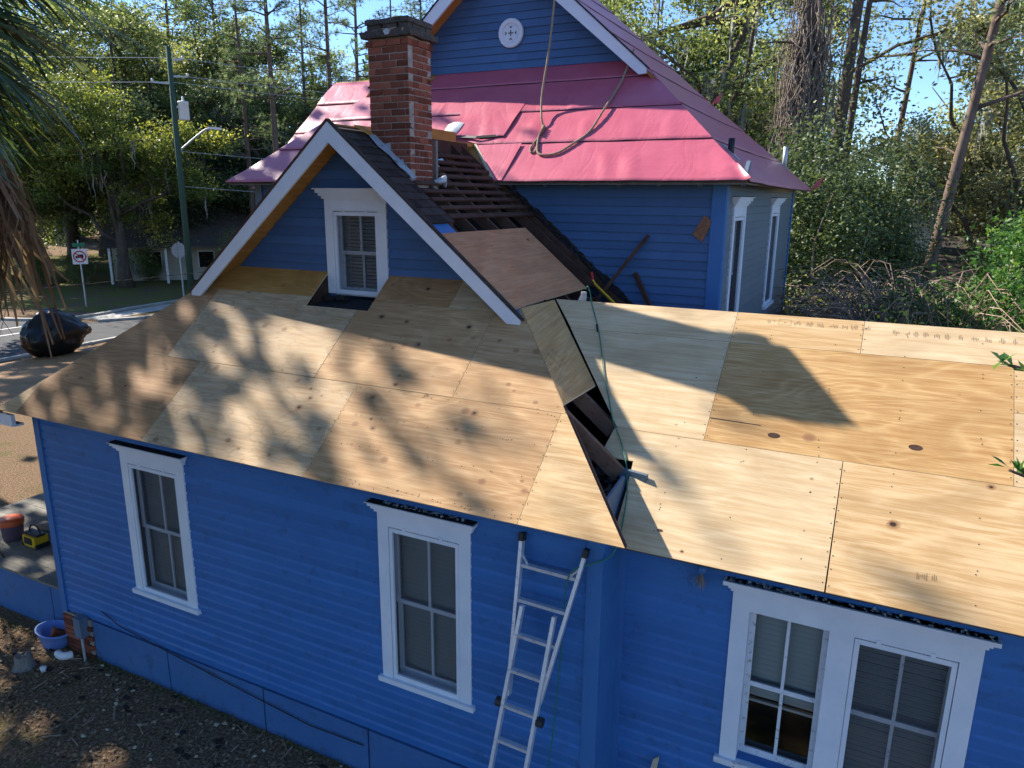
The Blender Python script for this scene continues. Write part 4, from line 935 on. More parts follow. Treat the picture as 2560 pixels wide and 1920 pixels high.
# air hose and nail gun
hp = smooth_path([(7.01, 2.30, 5.43), (7.035, 2.29, 5.47), (7.075, 2.27, 5.40), (7.12, 2.22, 5.28)]+[tuple(f2(x, y, .028)) for x, y in ((7.30, 1.97), (7.44, 1.72), (7.55, 1.50), (7.69, 1.28), (7.81, 1.08), (7.96, .90), (8.07, .74))]+[(8.13, .60, 3.93), (8.19, .42, 3.80), (8.225, .22, 3.615), (8.24, .05, 3.50), (8.20, -.02, 3.40), (8.05, -.10, 3.33), (7.90, -.16, 3.25), (7.85, -.18, 3.0), (7.84, -.22, 2.4), (7.80, -.26, 1.6), (7.72, -.30, .8), (7.60, -.32, .06), (7.3, -.4, .02), (6.6, -.9, .02)])
hose = tag(obj('air_hose', MB().tube(hp, .0062, 7), 'hose_green', None, True), 'thin green air hose running from the nail gun down the plywood roof', 'hose')
obj('coupler', MB().tube([f2(7.275, 2.0, .028), f2(7.315, 1.93, .028)], .013, 8), 'black_plastic', hose)
gun = empty('nail_gun', (6.95, 2.30, 5.27), 'silver nail gun with pale blue coil canister on the ridge', 'nail gun')
obj('body', MB().beam((6.975, 2.32, 5.265), (6.985, 2.31, 5.40), .05, .05), 'galv', gun); obj('handle', MB().tube([(6.985, 2.31, 5.37), (7.01, 2.30, 5.43)], [.02, .011], 8), 'timber_pale', gun)
obj('canister', MB().lathe((0, 0, 0), [(.0, -.06), (.038, -.06), (.042, 0), (.042, .06), (.0, .062)], 14), 'blue_tub', gun, True)
cz = gun.children[-1]; cz.matrix_parent_inverse = Matrix.Identity(4); cz.location = (-.08, .02, .045); cz.rotation_euler = (0, math.radians(80), 0)
obj('magazine', MB().beam((6.93, 2.31, 5.29), (6.97, 2.31, 5.38), .018, .03), 'aluminium', gun); obj('hook', MB().tube(smooth_path([(6.96, 2.27, 5.275), (7.03, 2.26, 5.28), (7.06, 2.27, 5.285), (7.04, 2.24, 5.27)]), .006, 6), 'timber_pale', gun)
# pry bar handle and loose boards at the wall
bar = obj('pry_bar', MB().tube(smooth_path([(6.36, 4.22, 5.40), (6.38, 4.22, 5.33), (6.42, 4.22, 5.27), (6.56, 4.22, 5.15), (6.76, 4.20, 4.99)]), .018, 8), 'yellow_plastic', None, True)
tag(bar, 'yellow tool handle with red end lying among the torn shingles', 'tool'); obj('grip', MB().tube([(6.352, 4.22, 5.44), (6.378, 4.22, 5.335)], .022, 8), 'red_tape', bar)
tag(obj('loose_batten', MB().beam((7.05, 4.58, 5.96), (6.38, 4.38, 5.02), .035, .05), 'timber_dark'), 'long dark batten leaning up against the blue upper wall', 'board')
tag(obj('loose_batten', MB().beam((6.88, 4.58, 5.42), (7.16, 4.50, 4.94), .045, .06), 'timber_dark'), 'short dark batten leaning on the blue wall near the ridge', 'board')
pl = MB(); Q = [(7.80, 6.24), (7.915, 6.16), (7.79, 5.885), (7.655, 5.985)]; pl.prism([(x, YM-.024, z) for x, z in Q], (0, -.012, 0)); pl = tag(obj('wall_plaque', pl, 'osb'), 'tilted brown chipboard offcut nailed on the blue wall by the corner', 'board')
mb = MB(); rr = random.Random(4)
for k in range(6):
    a = .2+k*.11; p0 = (lerp(7.80, 7.655, a)+.02, lerp(6.24, 5.985, a)-.02); p1 = (p0[0]+.07, p0[1]-.05)
    for m in range(4): t0 = m/4+rr.uniform(0, .08); t1 = t0+.12; mb.beam((lerp(p0[0], p1[0], t0), YM-.037, lerp(p0[1], p1[1], t0)), (lerp(p0[0], p1[0], t1), YM-.037, lerp(p0[1], p1[1], t1)+rr.uniform(-.015, .015)), .003, .002)
obj('handwriting', mb, 'ink', pl)
tag(obj('loose_board', MB().prism([(8.40, .28, 0), (8.52, .26, 0), (8.66, .36, 1.22), (8.60, .37, 1.16)], (.0, .02, 0)), 'timber_pale'), 'pale offcut board standing on end against the recessed blue wall', 'board')
# porch things
bk = obj('bucket', MB().lathe((-2.55, .78, .80), [(.12, 0), (.15, .02), (.165, .20), (.175, .33)], 20), 'purple_grey', None, True); tag(bk, 'dark plastic tub with orange lid on the porch floor', 'bucket')
obj('lid', MB().lathe((-2.55, .78, 1.13), [(.19, -.05), (.195, .02), (.18, .05), (.0, .055)], 20), 'orange_plastic', bk, True)
tl = empty('tool_case', (-1.98, .80, .80), 'yellow and black power tool case with handle on the porch floor', 'tool')
mb = MB().box(-2.14, -1.82, .70, .92, .82, 1.00); obj('body', mb, 'yellow_plastic', tl); mb = MB().box(-2.08, -1.90, .685, .70, .87, .98); mb.box(-2.16, -1.80, .74, .88, 1.0, 1.04); obj('face_panel', mb, 'black_plastic', tl)
obj('handle', MB().tube(smooth_path([(-2.14, .82, 1.02), (-2.10, .84, 1.12), (-1.95, .84, 1.14), (-1.84, .82, 1.03)]), .014, 8), 'black_plastic', tl)
for x in (-2.15, -1.81): obj('bumper', MB().tube([(x, .70, .84), (x, .92, .84)], .035, 8), 'black_plastic', tl)
tag(obj('timber_block', MB().beam((-2.55, 1.25, .86), (-1.75, 1.35, .88), .14, .10), 'timber_grey'), 'grey timber offcut behind the yellow tool on the porch', 'board')
tag(obj('timber_block', MB().prism([(-2.0, 1.6, .80), (-1.1, 1.55, .80), (-1.1, 1.9, .80), (-2.0, 1.95, .80)], (0, 0, .32)), 'timber_dark'), 'dark low bench at the back of the porch beside the wall', 'bench')
tag(obj('stick', MB().beam((-2.3, .40, .812), (-2.0, .30, .812), .03, .02), 'timber_dark'), 'short dark stick lying on the porch boards before the bucket', 'stick')
# yard things
tb = MB()
def oval(r, z, dx=0): return [(-.26+dx+r*.30*math.cos(t*math.pi/14), -.06+r*.20*math.sin(t*math.pi/14), z) for t in range(28)]
rings = [oval(.0, .02), oval(.78, .02), oval(.86, .02), oval(1.0, .22), oval(1.06, .225), oval(1.06, .20), oval(1.03, .20)]; rings = [oval(.80, 0)]+[oval(1.0, .22), oval(1.08, .225), oval(1.08, .24), oval(.97, .24), oval(.78, .03), oval(.01, .03)]
for r in rings: tb.v.extend(r)
for i in range(len(rings)-1):
    for j in range(28): tb.f.append((i*28+j, i*28+(j+1) % 28, (i+1)*28+(j+1) % 28, (i+1)*28+j)); tb.mi.append(0)
tag(obj('wash_tub', tb, 'blue_tub', None, True), 'oval blue plastic tub on the ground by the brick pier', 'tub')
pt = MB(); prof = [(.04, -.09), (.075, -.09), (.095, .06), (.11, .06), (.11, .10), (.09, .10), (.07, -.06)]; pt.lathe((0, 0, 0), prof, 18); pt = obj('flower_pot', pt, 'soil_pot', None, True); pt.location = (-.22, -.04, .135); pt.rotation_euler = (math.radians(70), 0, math.radians(-40)); tag(pt, 'terracotta pot lying on its side in the blue tub', 'flower pot')
el = MB().tube(smooth_path([(.10, -.26, .06), (.20, -.28, .065), (.27, -.25, .065), (.30, -.18, .06)], 5), [.055]*16, 14); tag(obj('pipe_elbow', el, 'sign_white', None, True), 'white plastic pipe elbow on the ground beside the blue tub', 'pipe')
st = MB(); rr = random.Random(2); st.lathe((-.10, -.62, 0), [(.15, 0), (.12, .05), (.105, .18), (.10, .20), (.0, .205)], 14); st.v = [(x+rr.uniform(-.008, .008), y+rr.uniform(-.008, .008), z+(rr.uniform(-.02, .02) if z > .15 else 0)) for x, y, z in st.v]; st = obj('tree_stump', st, 'timber_grey'); tag(st, 'small grey sawn stump in the dark ground near the tub', 'stump')
tag(obj('paper_cup', MB().lathe((.24, -.56, 0), [(.03, 0), (.045, .07), (.0, .072)], 12), 'sign_white', None, True), 'crumpled white cup on the ground past the stump', 'cup')
mb = MB()
for k in range(7000):       # leaf litter and chips near the base
    x = R.uniform(-3.5, 7.5); y = -abs(R.gauss(0, 1.8))-.05; s_ = R.uniform(.012, .04); a = R.uniform(0, 6.28)
    c = Vector((x, y, .012+R.uniform(0, .012))); u = Vector((math.cos(a), math.sin(a), R.uniform(-.4, .4)))*s_; v = Vector((-math.sin(a), math.cos(a), R.uniform(-.3, .5)))*s_*.5
    mb.face([c-u, c-v, c+u, c+v])
tag(obj('leaf_litter', mb, 'litter'), 'dry leaves and wood chips scattered on the dark ground', 'leaf litter', kind='stuff')
mb = MB()
for k in range(1500):
    x = R.uniform(-3, 7.0); cl_ = R.random() < .5; y = -.06-abs(R.gauss(0, .05)) if cl_ else -R.uniform(.2, 3.2)
    if not cl_ and noise.noise(Vector((x*1.2, y*1.2, 3))) < .12: continue
    c = Vector((x, y, 0)); h_ = R.uniform(.05, .13); a = R.uniform(0, 6.28); w = Vector((math.cos(a), math.sin(a), 0))*.006; t_ = c+Vector((R.gauss(0, .03), R.gauss(0, .03), h_)); mb.face([c-w, c+w, t_])
tag(obj('weeds', mb, 'grassblade'), 'thin weeds and grass tufts along the base of the wall', 'grass', kind='stuff')
mb = MB()
for k in range(46):
    x = R.uniform(-1.0, 6.5); y = -R.uniform(.15, 2.6); a = R.uniform(0, 3.14); L_ = R.uniform(.06, .28); mb.tube([(x, y, .02), (x+L_*math.cos(a), y+L_*math.sin(a), .025+R.uniform(0, .02))], R.uniform(.004, .009), 5)
tag(obj('twigs', mb, 'twig'), 'dead twigs strewn over the ground before the wall', 'twigs', kind='stuff')

mb = MB()
for k in range(150):
    x = R.uniform(-1.5, 7.2); y = -abs(R.gauss(0, 1.1))-.08; a = R.uniform(0, 6.28); s_ = R.uniform(.015, .055); q = [(x+s_*math.cos(a+t)*1.3, y+s_*math.sin(a+t), .012+R.uniform(0, .02)) for t in (0, 1.3, 3.0, 4.4)]
    mb.prism(q, (0, 0, .006))
tag(obj('roofing_scraps', mb, 'shingle'), 'dark shingle scraps dropped on the ground along the wall', 'roofing scraps', kind='stuff')
mb = MB()
for k in range(90):
    x = R.uniform(-1.5, 7.2); y = -abs(R.gauss(0, 1.2))-.08; a = R.uniform(0, 6.28); s_ = R.uniform(.01, .03); q = [(x+s_*math.cos(a+t)*1.6, y+s_*math.sin(a+t), .014+R.uniform(0, .015)) for t in (0, 1.3, 3.0, 4.4)]; mb.prism(q, (0, 0, .005))
tag(obj('wood_chips', mb, 'timber_pale'), 'pale wood chips on the dark ground before the wall', 'wood chips', kind='stuff')

# ------------------------------------------------------------------ trees and shrubs
def at(bearing, dist): b = math.radians(bearing); return (CAMP.x+dist*math.sin(b), CAMP.y+dist*math.cos(b))
def leaves_mesh(name, cen, tone, size, mat, rng, asp=.5, droop=0., upb=.5):
    n = len(cen); d = rng.normal(size=(n, 3)); d[:, 2] = d[:, 2]*.7-droop; d /= np.linalg.norm(d, axis=1)[:, None]
    k = rng.normal(size=(n, 3)); k[:, 2] += upb*2; w = np.cross(d, k); w /= np.linalg.norm(w, axis=1)[:, None]+1e-9
    L = size*rng.uniform(.65, 1.3, n)[:, None]; nn = np.cross(d, w)
    v = np.empty((n, 4, 3)); v[:, 0] = cen-d*L*.5; v[:, 1] = cen+w*L*asp*.5+nn*L*.06; v[:, 2] = cen+d*L*.5; v[:, 3] = cen-w*L*asp*.5+nn*L*.06
    return raw_quads(name, v.reshape(-1, 3), 4, np.repeat(np.clip(tone, 0, 1), 4), mat)
def raw_quads(name, v, k, tone, mat):
    me = bpy.data.meshes.new(name); n = len(v)//k
    me.vertices.add(len(v)); me.vertices.foreach_set('co', v.astype(np.float32).ravel()); me.loops.add(n*k); me.loops.foreach_set('vertex_index', np.arange(n*k, dtype=np.int32))
    me.polygons.add(n); me.polygons.foreach_set('loop_start', np.arange(0, n*k, k, dtype=np.int32)); me.materials.append(MATS[mat])
    if tone is not None:
        a = me.attributes.new('tone', 'FLOAT', 'POINT'); a.data.foreach_set('value', np.asarray(tone, dtype=np.float32))
    me.update(calc_edges=True); me.validate(); return me
def curve(p, q, bend, n, rr):
    p, q = Vector(p), Vector(q); L = (q-p).length; m = (p+q)/2+Vector((rr.gauss(0, 1), rr.gauss(0, 1), rr.gauss(0, .6)+.8))*bend*L
    return [p*(1-t)**2+m*2*t*(1-t)+q*t*t+Vector((rr.gauss(0, 1), rr.gauss(0, 1), rr.gauss(0, 1)))*(.012*L if 0 < i < n else 0) for i, t in ((i, i/n) for i in range(n+1))]
def oak(seed, H, Rc, z0, nl, leaf, mat, limbs=9, trunk=.45, moss=0, spread=.115, bark='bark', lean=(0, 0), asp=.5, dens=1.0):
    rr = random.Random(seed); rng = np.random.default_rng(seed); tb = MB(); cl = []; ms = []
    th = z0+(H-z0)*.62; tp = [(lean[0]*t*t*th+rr.gauss(0, .12)*t, lean[1]*t*t*th+rr.gauss(0, .12)*t, t*th) for t in [i/7 for i in range(8)]]
    tb.tube(tp, [trunk*(1.35 if i == 0 else 1-.72*i/7) for i in range(8)], 9); az = rr.uniform(0, 6.28)
    for k in range(limbs):
        t = rr.uniform(.3, 1); i = min(6, int(t*7)); p = Vector(tp[i]).lerp(Vector(tp[i+1]), t*7-i); az += 2.4+rr.uniform(-.4, .4)
        zt = z0+(H-z0)*min(1, max(0, rr.betavariate(1.6, 1.5))); rad = Rc*math.sqrt(max(.12, 1-((zt-(z0+H)/2)/((H-z0)/2*1.08))**2))*rr.uniform(.72, 1.05)
        q = Vector((tp[-1][0]*.7+rad*math.cos(az), tp[-1][1]*.7+rad*math.sin(az), zt)); P = curve(p, q, .16, 7, rr); r0 = trunk*rr.uniform(.26, .42)
        tb.tube(P, [r0*(1-.85*j/7) for j in range(8)], 6)
        for m in range(rr.randint(6, 8)):
            tt = rr.uniform(.3, 1); j = min(6, int(tt*7)); b = P[j].lerp(P[j+1], tt*7-j); d = Vector((rr.gauss(0, 1), rr.gauss(0, 1), rr.gauss(.15, .7))).normalized()
            e = b+d*Rc*rr.uniform(.14, .36); tb.tube(curve(b, e, .12, 3, rr), [r0*.28, r0*.2, r0*.13, .012], 4); tone = rr.gauss(.44, .24)
            for c, s in ((e, 1), (b.lerp(e, .55), .8), (e+d*Rc*.08, .7)): cl.append((c, s*Rc*spread*rr.uniform(.6, 1.2), tone+rr.gauss(0, .07)))
            if moss and rr.random() < moss: ms.append(b.lerp(e, rr.uniform(.2, 1)))
    per = max(3, int(nl/len(cl))); C_ = []; T_ = []
    for c, s, tone in cl:
        n = max(2, int(per*rr.uniform(.4, 1.6)*dens)); o = rng.normal(size=(n, 3))*s*np.array([1, 1, .62]); C_.append(np.array(c)+o); T_.append(tone+rng.normal(0, .17, n)+o[:, 2]/s*.07)
    cm = leaves_mesh('crown', np.concatenate(C_), np.concatenate(T_), leaf, mat, rng, asp)
    mm = None
    if ms:
        V = []
        for p in ms:
            for _ in range(rr.randint(4, 8)):
                o = Vector((rr.gauss(0, .3), rr.gauss(0, .3), rr.gauss(0, .15))); L = rr.uniform(.5, 2.0); w = rr.uniform(.035, .09); a = rr.uniform(0, 3.14); u = Vector((math.cos(a), math.sin(a), 0)); n = 4; pr_ = p+o; wa = w
                for i in range(n):
                    nx_ = p+o+Vector((rr.gauss(0, .06), rr.gauss(0, .06), -L*(i+1)/n)); wb = w*(1-(i+1)/n)+.006
                    V += [pr_-u*wa, pr_+u*wa, nx_+u*wb, nx_-u*wb]; pr_, wa = nx_, wb
        mm = raw_quads('moss', np.array([tuple(v) for v in V]), 4, None, 'moss')
    return (tb.mesh('trunk', bark, True), cm, mm)
def pine(seed, H, h0, Rb, trunk=.28, tufts=11, lean=(0, 0), bark='bark_pine', nn=15, dead=4, nb=56, tl=.36):
    rr = random.Random(seed); rng = np.random.default_rng(seed); tb = MB(); n = 12
    tp = [Vector((lean[0]*t*H+math.sin(t*4+seed)*.15*t, lean[1]*t*H+math.cos(t*3+seed)*.12*t, t*H)) for t in [i/n for i in range(n+1)]]
    tb.tube(tp, [trunk*(1.2 if i == 0 else 1-.82*i/n) for i in range(n+1)], 9); V = []; T = []
    on = lambda z: tp[min(n-1, int(z/H*n))].lerp(tp[min(n-1, int(z/H*n))+1], z/H*n-min(n-1, int(z/H*n)))
    for k in range(nb+dead):
        dd = k >= nb; t = rr.uniform(0, 1)**.85; z = h0+(H-h0)*t if not dd else rr.uniform(h0*.45, h0); L = Rb*(1-.72*t)*rr.uniform(.5, 1.1) if not dd else rr.uniform(.5, 1.6); a = rr.uniform(0, 6.28); p = on(z)
        q = p+Vector((math.cos(a)*L, math.sin(a)*L, L*rr.uniform(-.1, .35))); P = curve(p, q, .08, 5, rr); r0 = .028+.012*L; tb.tube(P, [r0*(1-.8*i/5) for i in range(6)], 5)
        if dd: continue
        tn = rr.gauss(.45, .14)
        for m in range(int(tufts*(.6+L/Rb))):
            s = rr.uniform(.35, 1.0); b = P[min(4, int(s*5))].lerp(P[min(4, int(s*5))+1], s*5-min(4, int(s*5))); d = (Vector((rr.gauss(0, 1), rr.gauss(0, 1), rr.gauss(.35, .6)))).normalized(); c = b+d*rr.uniform(.1, .55)
            tb.tube([b, c], .008, 3, cap=False)
            for g_ in range(nn):
                e = (d*.8+Vector((rr.gauss(0, .7), rr.gauss(0, .7), rr.gauss(0, .7)))).normalized(); x = e.cross(Vector((rr.gauss(0, 1), rr.gauss(0, 1), rr.gauss(0, 1)))).normalized()*tl*.05; ll = tl*rr.uniform(.6, 1.1)
                V += [c-x, c+x, c+e*ll]; t_ = tn+rr.gauss(0, .14); T += [t_]*3
    cm = raw_quads('crown', np.array([tuple(v) for v in V]), 3, np.clip(np.array(T), 0, 1), 'leaf_pine')
    return (tb.mesh('trunk', bark, True), cm, None)
def shrub(seed, H, Rc, nl, leaf, mat, stems=9, z0=.2, spread=.2, asp=.48, bark='twig', moundy=.5, ncl=150):
    rr = random.Random(seed); rng = np.random.default_rng(seed); tb = MB(); C_ = []; T_ = []
    lob = [(Vector((rr.gauss(0, .45)*Rc, rr.gauss(0, .45)*Rc, H*rr.uniform(.25, .72))), rr.uniform(.38, .62)) for _ in range(7)]
    for k in range(ncl):
        c0, s0 = rr.choice(lob); d = Vector((rr.gauss(0, 1), rr.gauss(0, 1), rr.gauss(0, 1))).normalized()
        c = c0+Vector((d.x*Rc*s0, d.y*Rc*s0, d.z*H*.42*s0*1.3)); c.z = min(H, max(z0, c.z)); s = Rc*spread*rr.uniform(.5, 1.2); n = max(3, int(nl/ncl*rr.uniform(.5, 1.5)))
        o = rng.normal(size=(n, 3))*s*np.array([1, 1, .7]); o[:, 2] += 0; C_.append(np.array(c)+o); T_.append(rr.gauss(.42, .16)+rng.normal(0, .18, n))
        if k < stems*3: tb.tube(curve((rr.gauss(0, .15)*Rc, rr.gauss(0, .15)*Rc, 0), c, .1, 4, rr), [.05, .04, .03, .02, .008], 5)
    C_ = np.concatenate(C_); C_[:, 2] = np.abs(C_[:, 2])
    return (tb.mesh('stems', bark, True), leaves_mesh('foliage', C_, np.concatenate(T_), leaf, mat, rng, asp), None)
def plant(kind, protos, xy, label, cat, group=None, rot=None, sc=1.0, z=0, names=('trunk', 'crown', 'moss')):
    e = bpy.data.objects.new(kind, None); COL.objects.link(e); e.location = (xy[0], xy[1], z); e.rotation_euler = (0, 0, R.uniform(0, 6.28) if rot is None else rot); e.scale = (sc, sc, sc); tag(e, label, cat, group)
    for nm, me in zip(names, protos):
        if me is None: continue
        o = bpy.data.objects.new(nm, me); COL.objects.link(o); o.parent = e
        if nm in ('crown', 'foliage', 'moss'): o['kind'] = 'stuff'
    return e

OAK = [oak(11, 19, 7.0, 2.0, 44000, .25, 'leaf_oak', 13, .55, .35), oak(12, 22, 8.0, 2.5, 46000, .27, 'leaf_oak', 14, .6, .3), oak(13, 17, 6.5, 1.0, 44000, .24, 'leaf_dark', 13, .5, .2)]
YOAK = oak(21, 15.5, 6.2, 1.2, 46000, .21, 'leaf_yellow', 16, .45, .25, spread=.11)
PALE = oak(31, 15, 5.5, 1.0, 38000, .19, 'leaf_pale', 13, .35, .5)
PINE = [pine(41, 29, 13, 4.2), pine(42, 26, 9.5, 4.0, .25), pine(43, 31, 17, 3.8, .3)]
SHR = [shrub(51, 8.6, 1.7, 42000, .12, 'leaf_dark', ncl=200, spread=.3), shrub(52, 4.6, 2.0, 34000, .09, 'leaf_oak', ncl=190), shrub(53, 6.4, 1.9, 40000, .10, 'leaf_glossy', asp=.42, ncl=190), shrub(54, 4.6, 2.0, 20000, .09, 'leaf_pale', ncl=150, stems=30)]
SN = ('stems', 'foliage', 'moss')

rng = np.random.default_rng(77); nw = 60000; bw = rng.uniform(-72, 22, nw); cw = np.floor(bw/1.3); hw = np.where(bw > -9, 9.5, 17)+np.where(bw > -9, .4, 1)*(7*np.sin(cw*1.7)+5*np.sin(cw*4.1+1)); dw = 125+rng.uniform(0, 25, nw)+6*np.sin(cw*2.9)
zw = np.abs(hw*np.sqrt(np.clip(1-((bw/1.3-cw-.5)*1.5)**2, .05, 1)))*rng.uniform(0, 1, nw)**.7
cen = np.stack([CAMP.x+dw*np.sin(np.radians(bw)), CAMP.y+dw*np.cos(np.radians(bw)), zw], 1)
tag(link('far_woods', leaves_mesh('far_woods', cen, .3+.12*np.sin(cw*3.3)+rng.normal(0, .16, nw), 1.5, 'leaf_dark', rng, .7)), 'distant dark wood closing the view behind the trees', 'woods', kind='stuff')
# trees over the road, nearest first
plant('oak_tree', YOAK, at(-54.2, 60), 'yellow-green oak with trailing branches standing behind the truck sign', 'tree', sc=1.0, rot=.4)
plant('oak_tree', YOAK, at(-59.4, 66), 'sunlit yellowish oak at the edge of the picture behind the palm', 'tree', sc=1.1, rot=2.2)
for i, (b, d, k, s) in enumerate(((-61.5, 72, 1, 1.15), (-57, 76, 2, 1.2), (-52.5, 74, 0, 1.15), (-48.6, 69, 2, 1.05), (-46.0, 80, 1, 1.2), (-43.0, 70, 2, 1.1), (-40.5, 78, 2, 1.15), (-37.2, 72, 0, .95), (-50.6, 88, 1, 1.3), (-55, 92, 1, 1.35), (-44.5, 95, 1, 1.25), (-34, 85, 2, .9), (-60, 95, 1, 1.3))):
    plant('oak_tree', OAK[k], at(b, d), 'dark mossy oak in the dense wood across the road', 'tree', 'oaks in the wood across the road', sc=s)
for i, (b, d, k, s) in enumerate(((-45.6, 62, 1, .95), (-43.7, 58, 0, 1.0), (-39.7, 66, 2, 1.0), (-37.9, 60, 1, 1.0), (-50, 80, 0, 1.1), (-47.2, 84, 2, 1.0), (-35.4, 78, 0, .95), (-53.4, 96, 0, 1.1), (-41.6, 74, 1, 1.05), (-33.2, 64, 2, .8))):
    plant('pine_tree', PINE[k], at(b, d), 'tall pine rising out of the wood across the road', 'tree', 'pines in the wood across the road', sc=s)
for i, (b, d, k, s) in enumerate(((-56.6, 63, 1, .55), (-54.6, 66, 1, .5), (-52.4, 64, 1, .6), (-50.6, 67, 1, .55), (-58.8, 64, 1, .6))):
    plant('shrub', SHR[k], at(b, d), 'low leafy shrub in the bed behind the lawn across the road', 'shrub', 'shrubs behind the far lawn', sc=s, names=SN)
plant('shrub', SHR[1], at(-47.3, 60), 'pale flowering bush beside the porch of the far house', 'shrub', sc=.9, names=SN)
# trees behind the pink roof and to the east
RO = oak(61, 20, 8.5, 6.5, 38000, .17, 'leaf_oak', 16, .45, .7, lean=(.25, .05))
plant('oak_tree', RO, at(-15.6, 33), 'leaning live oak hung with grey moss behind the pink roof', 'tree', rot=.3)
plant('oak_tree', OAK[1], at(-19.5, 44), 'tall oak rising directly behind the ridge of the pink roof', 'tree', sc=1.05, rot=1.0)
plant('oak_tree', OAK[0], at(-10.8, 46), 'bright green oak seen past the pink hip roof', 'tree', sc=1.0, rot=2.0)
plant('oak_tree', OAK[2], at(-4.6, 52), 'dark oak crown between the bare trunks', 'tree', sc=.58, rot=4.0)
plant('oak_tree', PALE, at(8.0, 34), 'pale mossy oak at the picture edge above the glossy bush', 'tree', sc=1.0, rot=.2)
plant('oak_tree', PALE, at(4.8, 42), 'pale grey-green oak behind the leaning pine', 'tree', sc=.85, rot=2.6)
plant('oak_tree', PALE, at(2.6, 58), 'hazy pale oak far behind the white chimney', 'tree', sc=.8, rot=4.4)
plant('oak_tree', OAK[0], at(8.6, 52), 'taller green oak behind the pale mossy oak', 'tree', sc=.95, rot=5.0)
plant('oak_tree', OAK[1], at(-8.0, 78), 'distant oak between the vine-clad trunk and the hip roof', 'tree', sc=.9, rot=3.3)
plant('oak_tree', OAK[2], at(6.6, 90), 'farthest dark oak at the horizon by the picture edge', 'tree', sc=.9, rot=.7)
# big trunk wrapped in bare vines
vt = pine(71, 24, 14, 4.2, .46, bark='bark', lean=(.035, 0), nb=34, tl=.26)
e = plant('pine_tree', vt, at(-7.1, 25.5), 'massive trunk wrapped in bare grey vines beside the pink roof', 'tree', rot=0)
vb = MB(); rr = random.Random(5)
for k in range(150):
    a = rr.uniform(0, 6.28); z = rr.uniform(3, 6); P = []; r = rr.uniform(.42, .60)
    while z < rr.uniform(10, 15): P.append((z*.035+r*math.cos(a)*(1.12-z*.02), r*math.sin(a)*(1.12-z*.02), z)); a += rr.gauss(0, .25); r = max(.40, r+rr.gauss(0, .06)); z += rr.uniform(.25, .5)
    if len(P) > 2: vb.tube(P, rr.uniform(.008, .022), 4)
for k in range(420):
    z = rr.uniform(4, 14); a = rr.uniform(0, 6.28); p = Vector((z*.035+.45*math.cos(a), .45*math.sin(a), z)); d = Vector((math.cos(a), math.sin(a), rr.gauss(-.4, .5))); L = rr.uniform(.25, 1.0)
    vb.tube([p, p+d*L*.5+Vector((rr.gauss(0, .1), rr.gauss(0, .1), 0)), p+d*L*.9+Vector((rr.gauss(0, .15), rr.gauss(0, .15), -.35*L))], [.009, .007, .004], 3)
o = link('vines', vb.mesh('vines', 'vine', True)); o.parent = e; o['kind'] = 'stuff'
plant('pine_tree', pine(72, 25, 15, 4.5, .30, lean=(.045, 0), bark='bark', nb=34, tl=.26), at(-4.5, 30), 'dark straight pine trunk next to the vine-clad trunk', 'tree', rot=0)
plant('pine_tree', pine(73, 22, 13, 3.2, .19, lean=(.03, 0), bark='bark', nb=26, tl=.26), at(-3.6, 31), 'thin dark pine close behind the straight pine', 'tree', rot=0)
plant('pine_tree', pine(74, 23, 10.5, 3.6, .17, lean=(.05, 0), nb=26, tl=.26), at(-.9, 37), 'slender pine standing alone against the blue gap of sky', 'tree', rot=0)
plant('pine_tree', pine(75, 21, 9.0, 4.4, .21, lean=(.10, .0), nb=44, tl=.24), at(1.7, 26), 'leaning pine rising beside the white chimney', 'tree', rot=0)
plant('pine_tree', PINE[2], at(-27.5, 62), 'far pine showing beside the chimney cap', 'tree', sc=.95, rot=2)
plant('pine_tree', PINE[0], at(-30.2, 70), 'far pine left of the chimney in the sky gap', 'tree', sc=.85, rot=4)
# shrubs by the back of the house
plant('shrub', SHR[0], at(-4.2, 21), 'tall dark evergreen shrub crowding the end of the house', 'shrub', sc=.98, rot=1, names=SN)
plant('shrub', SHR[0], at(-1.9, 24), 'dark evergreen shrub before the flat-roofed house', 'shrub', sc=.95, rot=3, names=SN)
plant('shrub', SHR[0], at(-6.6, 26), 'dark evergreen shrub at the foot of the vine-clad trunk', 'shrub', sc=.85, rot=5, names=SN)
plant('shrub', SHR[3], at(-4.7, 20.2), 'lighter green shrub against the corner of the blue house', 'shrub', sc=.95, rot=2, names=SN)
plant('shrub', SHR[1], at(-2.9, 18.4), 'leafy green shrub under the dark evergreen', 'shrub', sc=1.0, rot=4, names=SN)
plant('shrub', SHR[1], at(-.6, 17.5), 'low green shrub between the evergreen and the brambles', 'shrub', sc=1.0, rot=2.2, names=SN)
plant('shrub', SHR[2], at(7.4, 17.5), 'glossy bright green bush at the picture edge behind the ridge', 'shrub', sc=1.12, rot=.5, names=SN)
plant('shrub', SHR[2], at(9.2, 21.5), 'bright green bush behind the glossy bush', 'shrub', sc=.92, rot=2.5, names=SN)
plant('shrub', SHR[1], at(3.4, 21.5), 'small green shrub inside the bramble mound', 'shrub', sc=1.02, rot=1.5, names=SN)
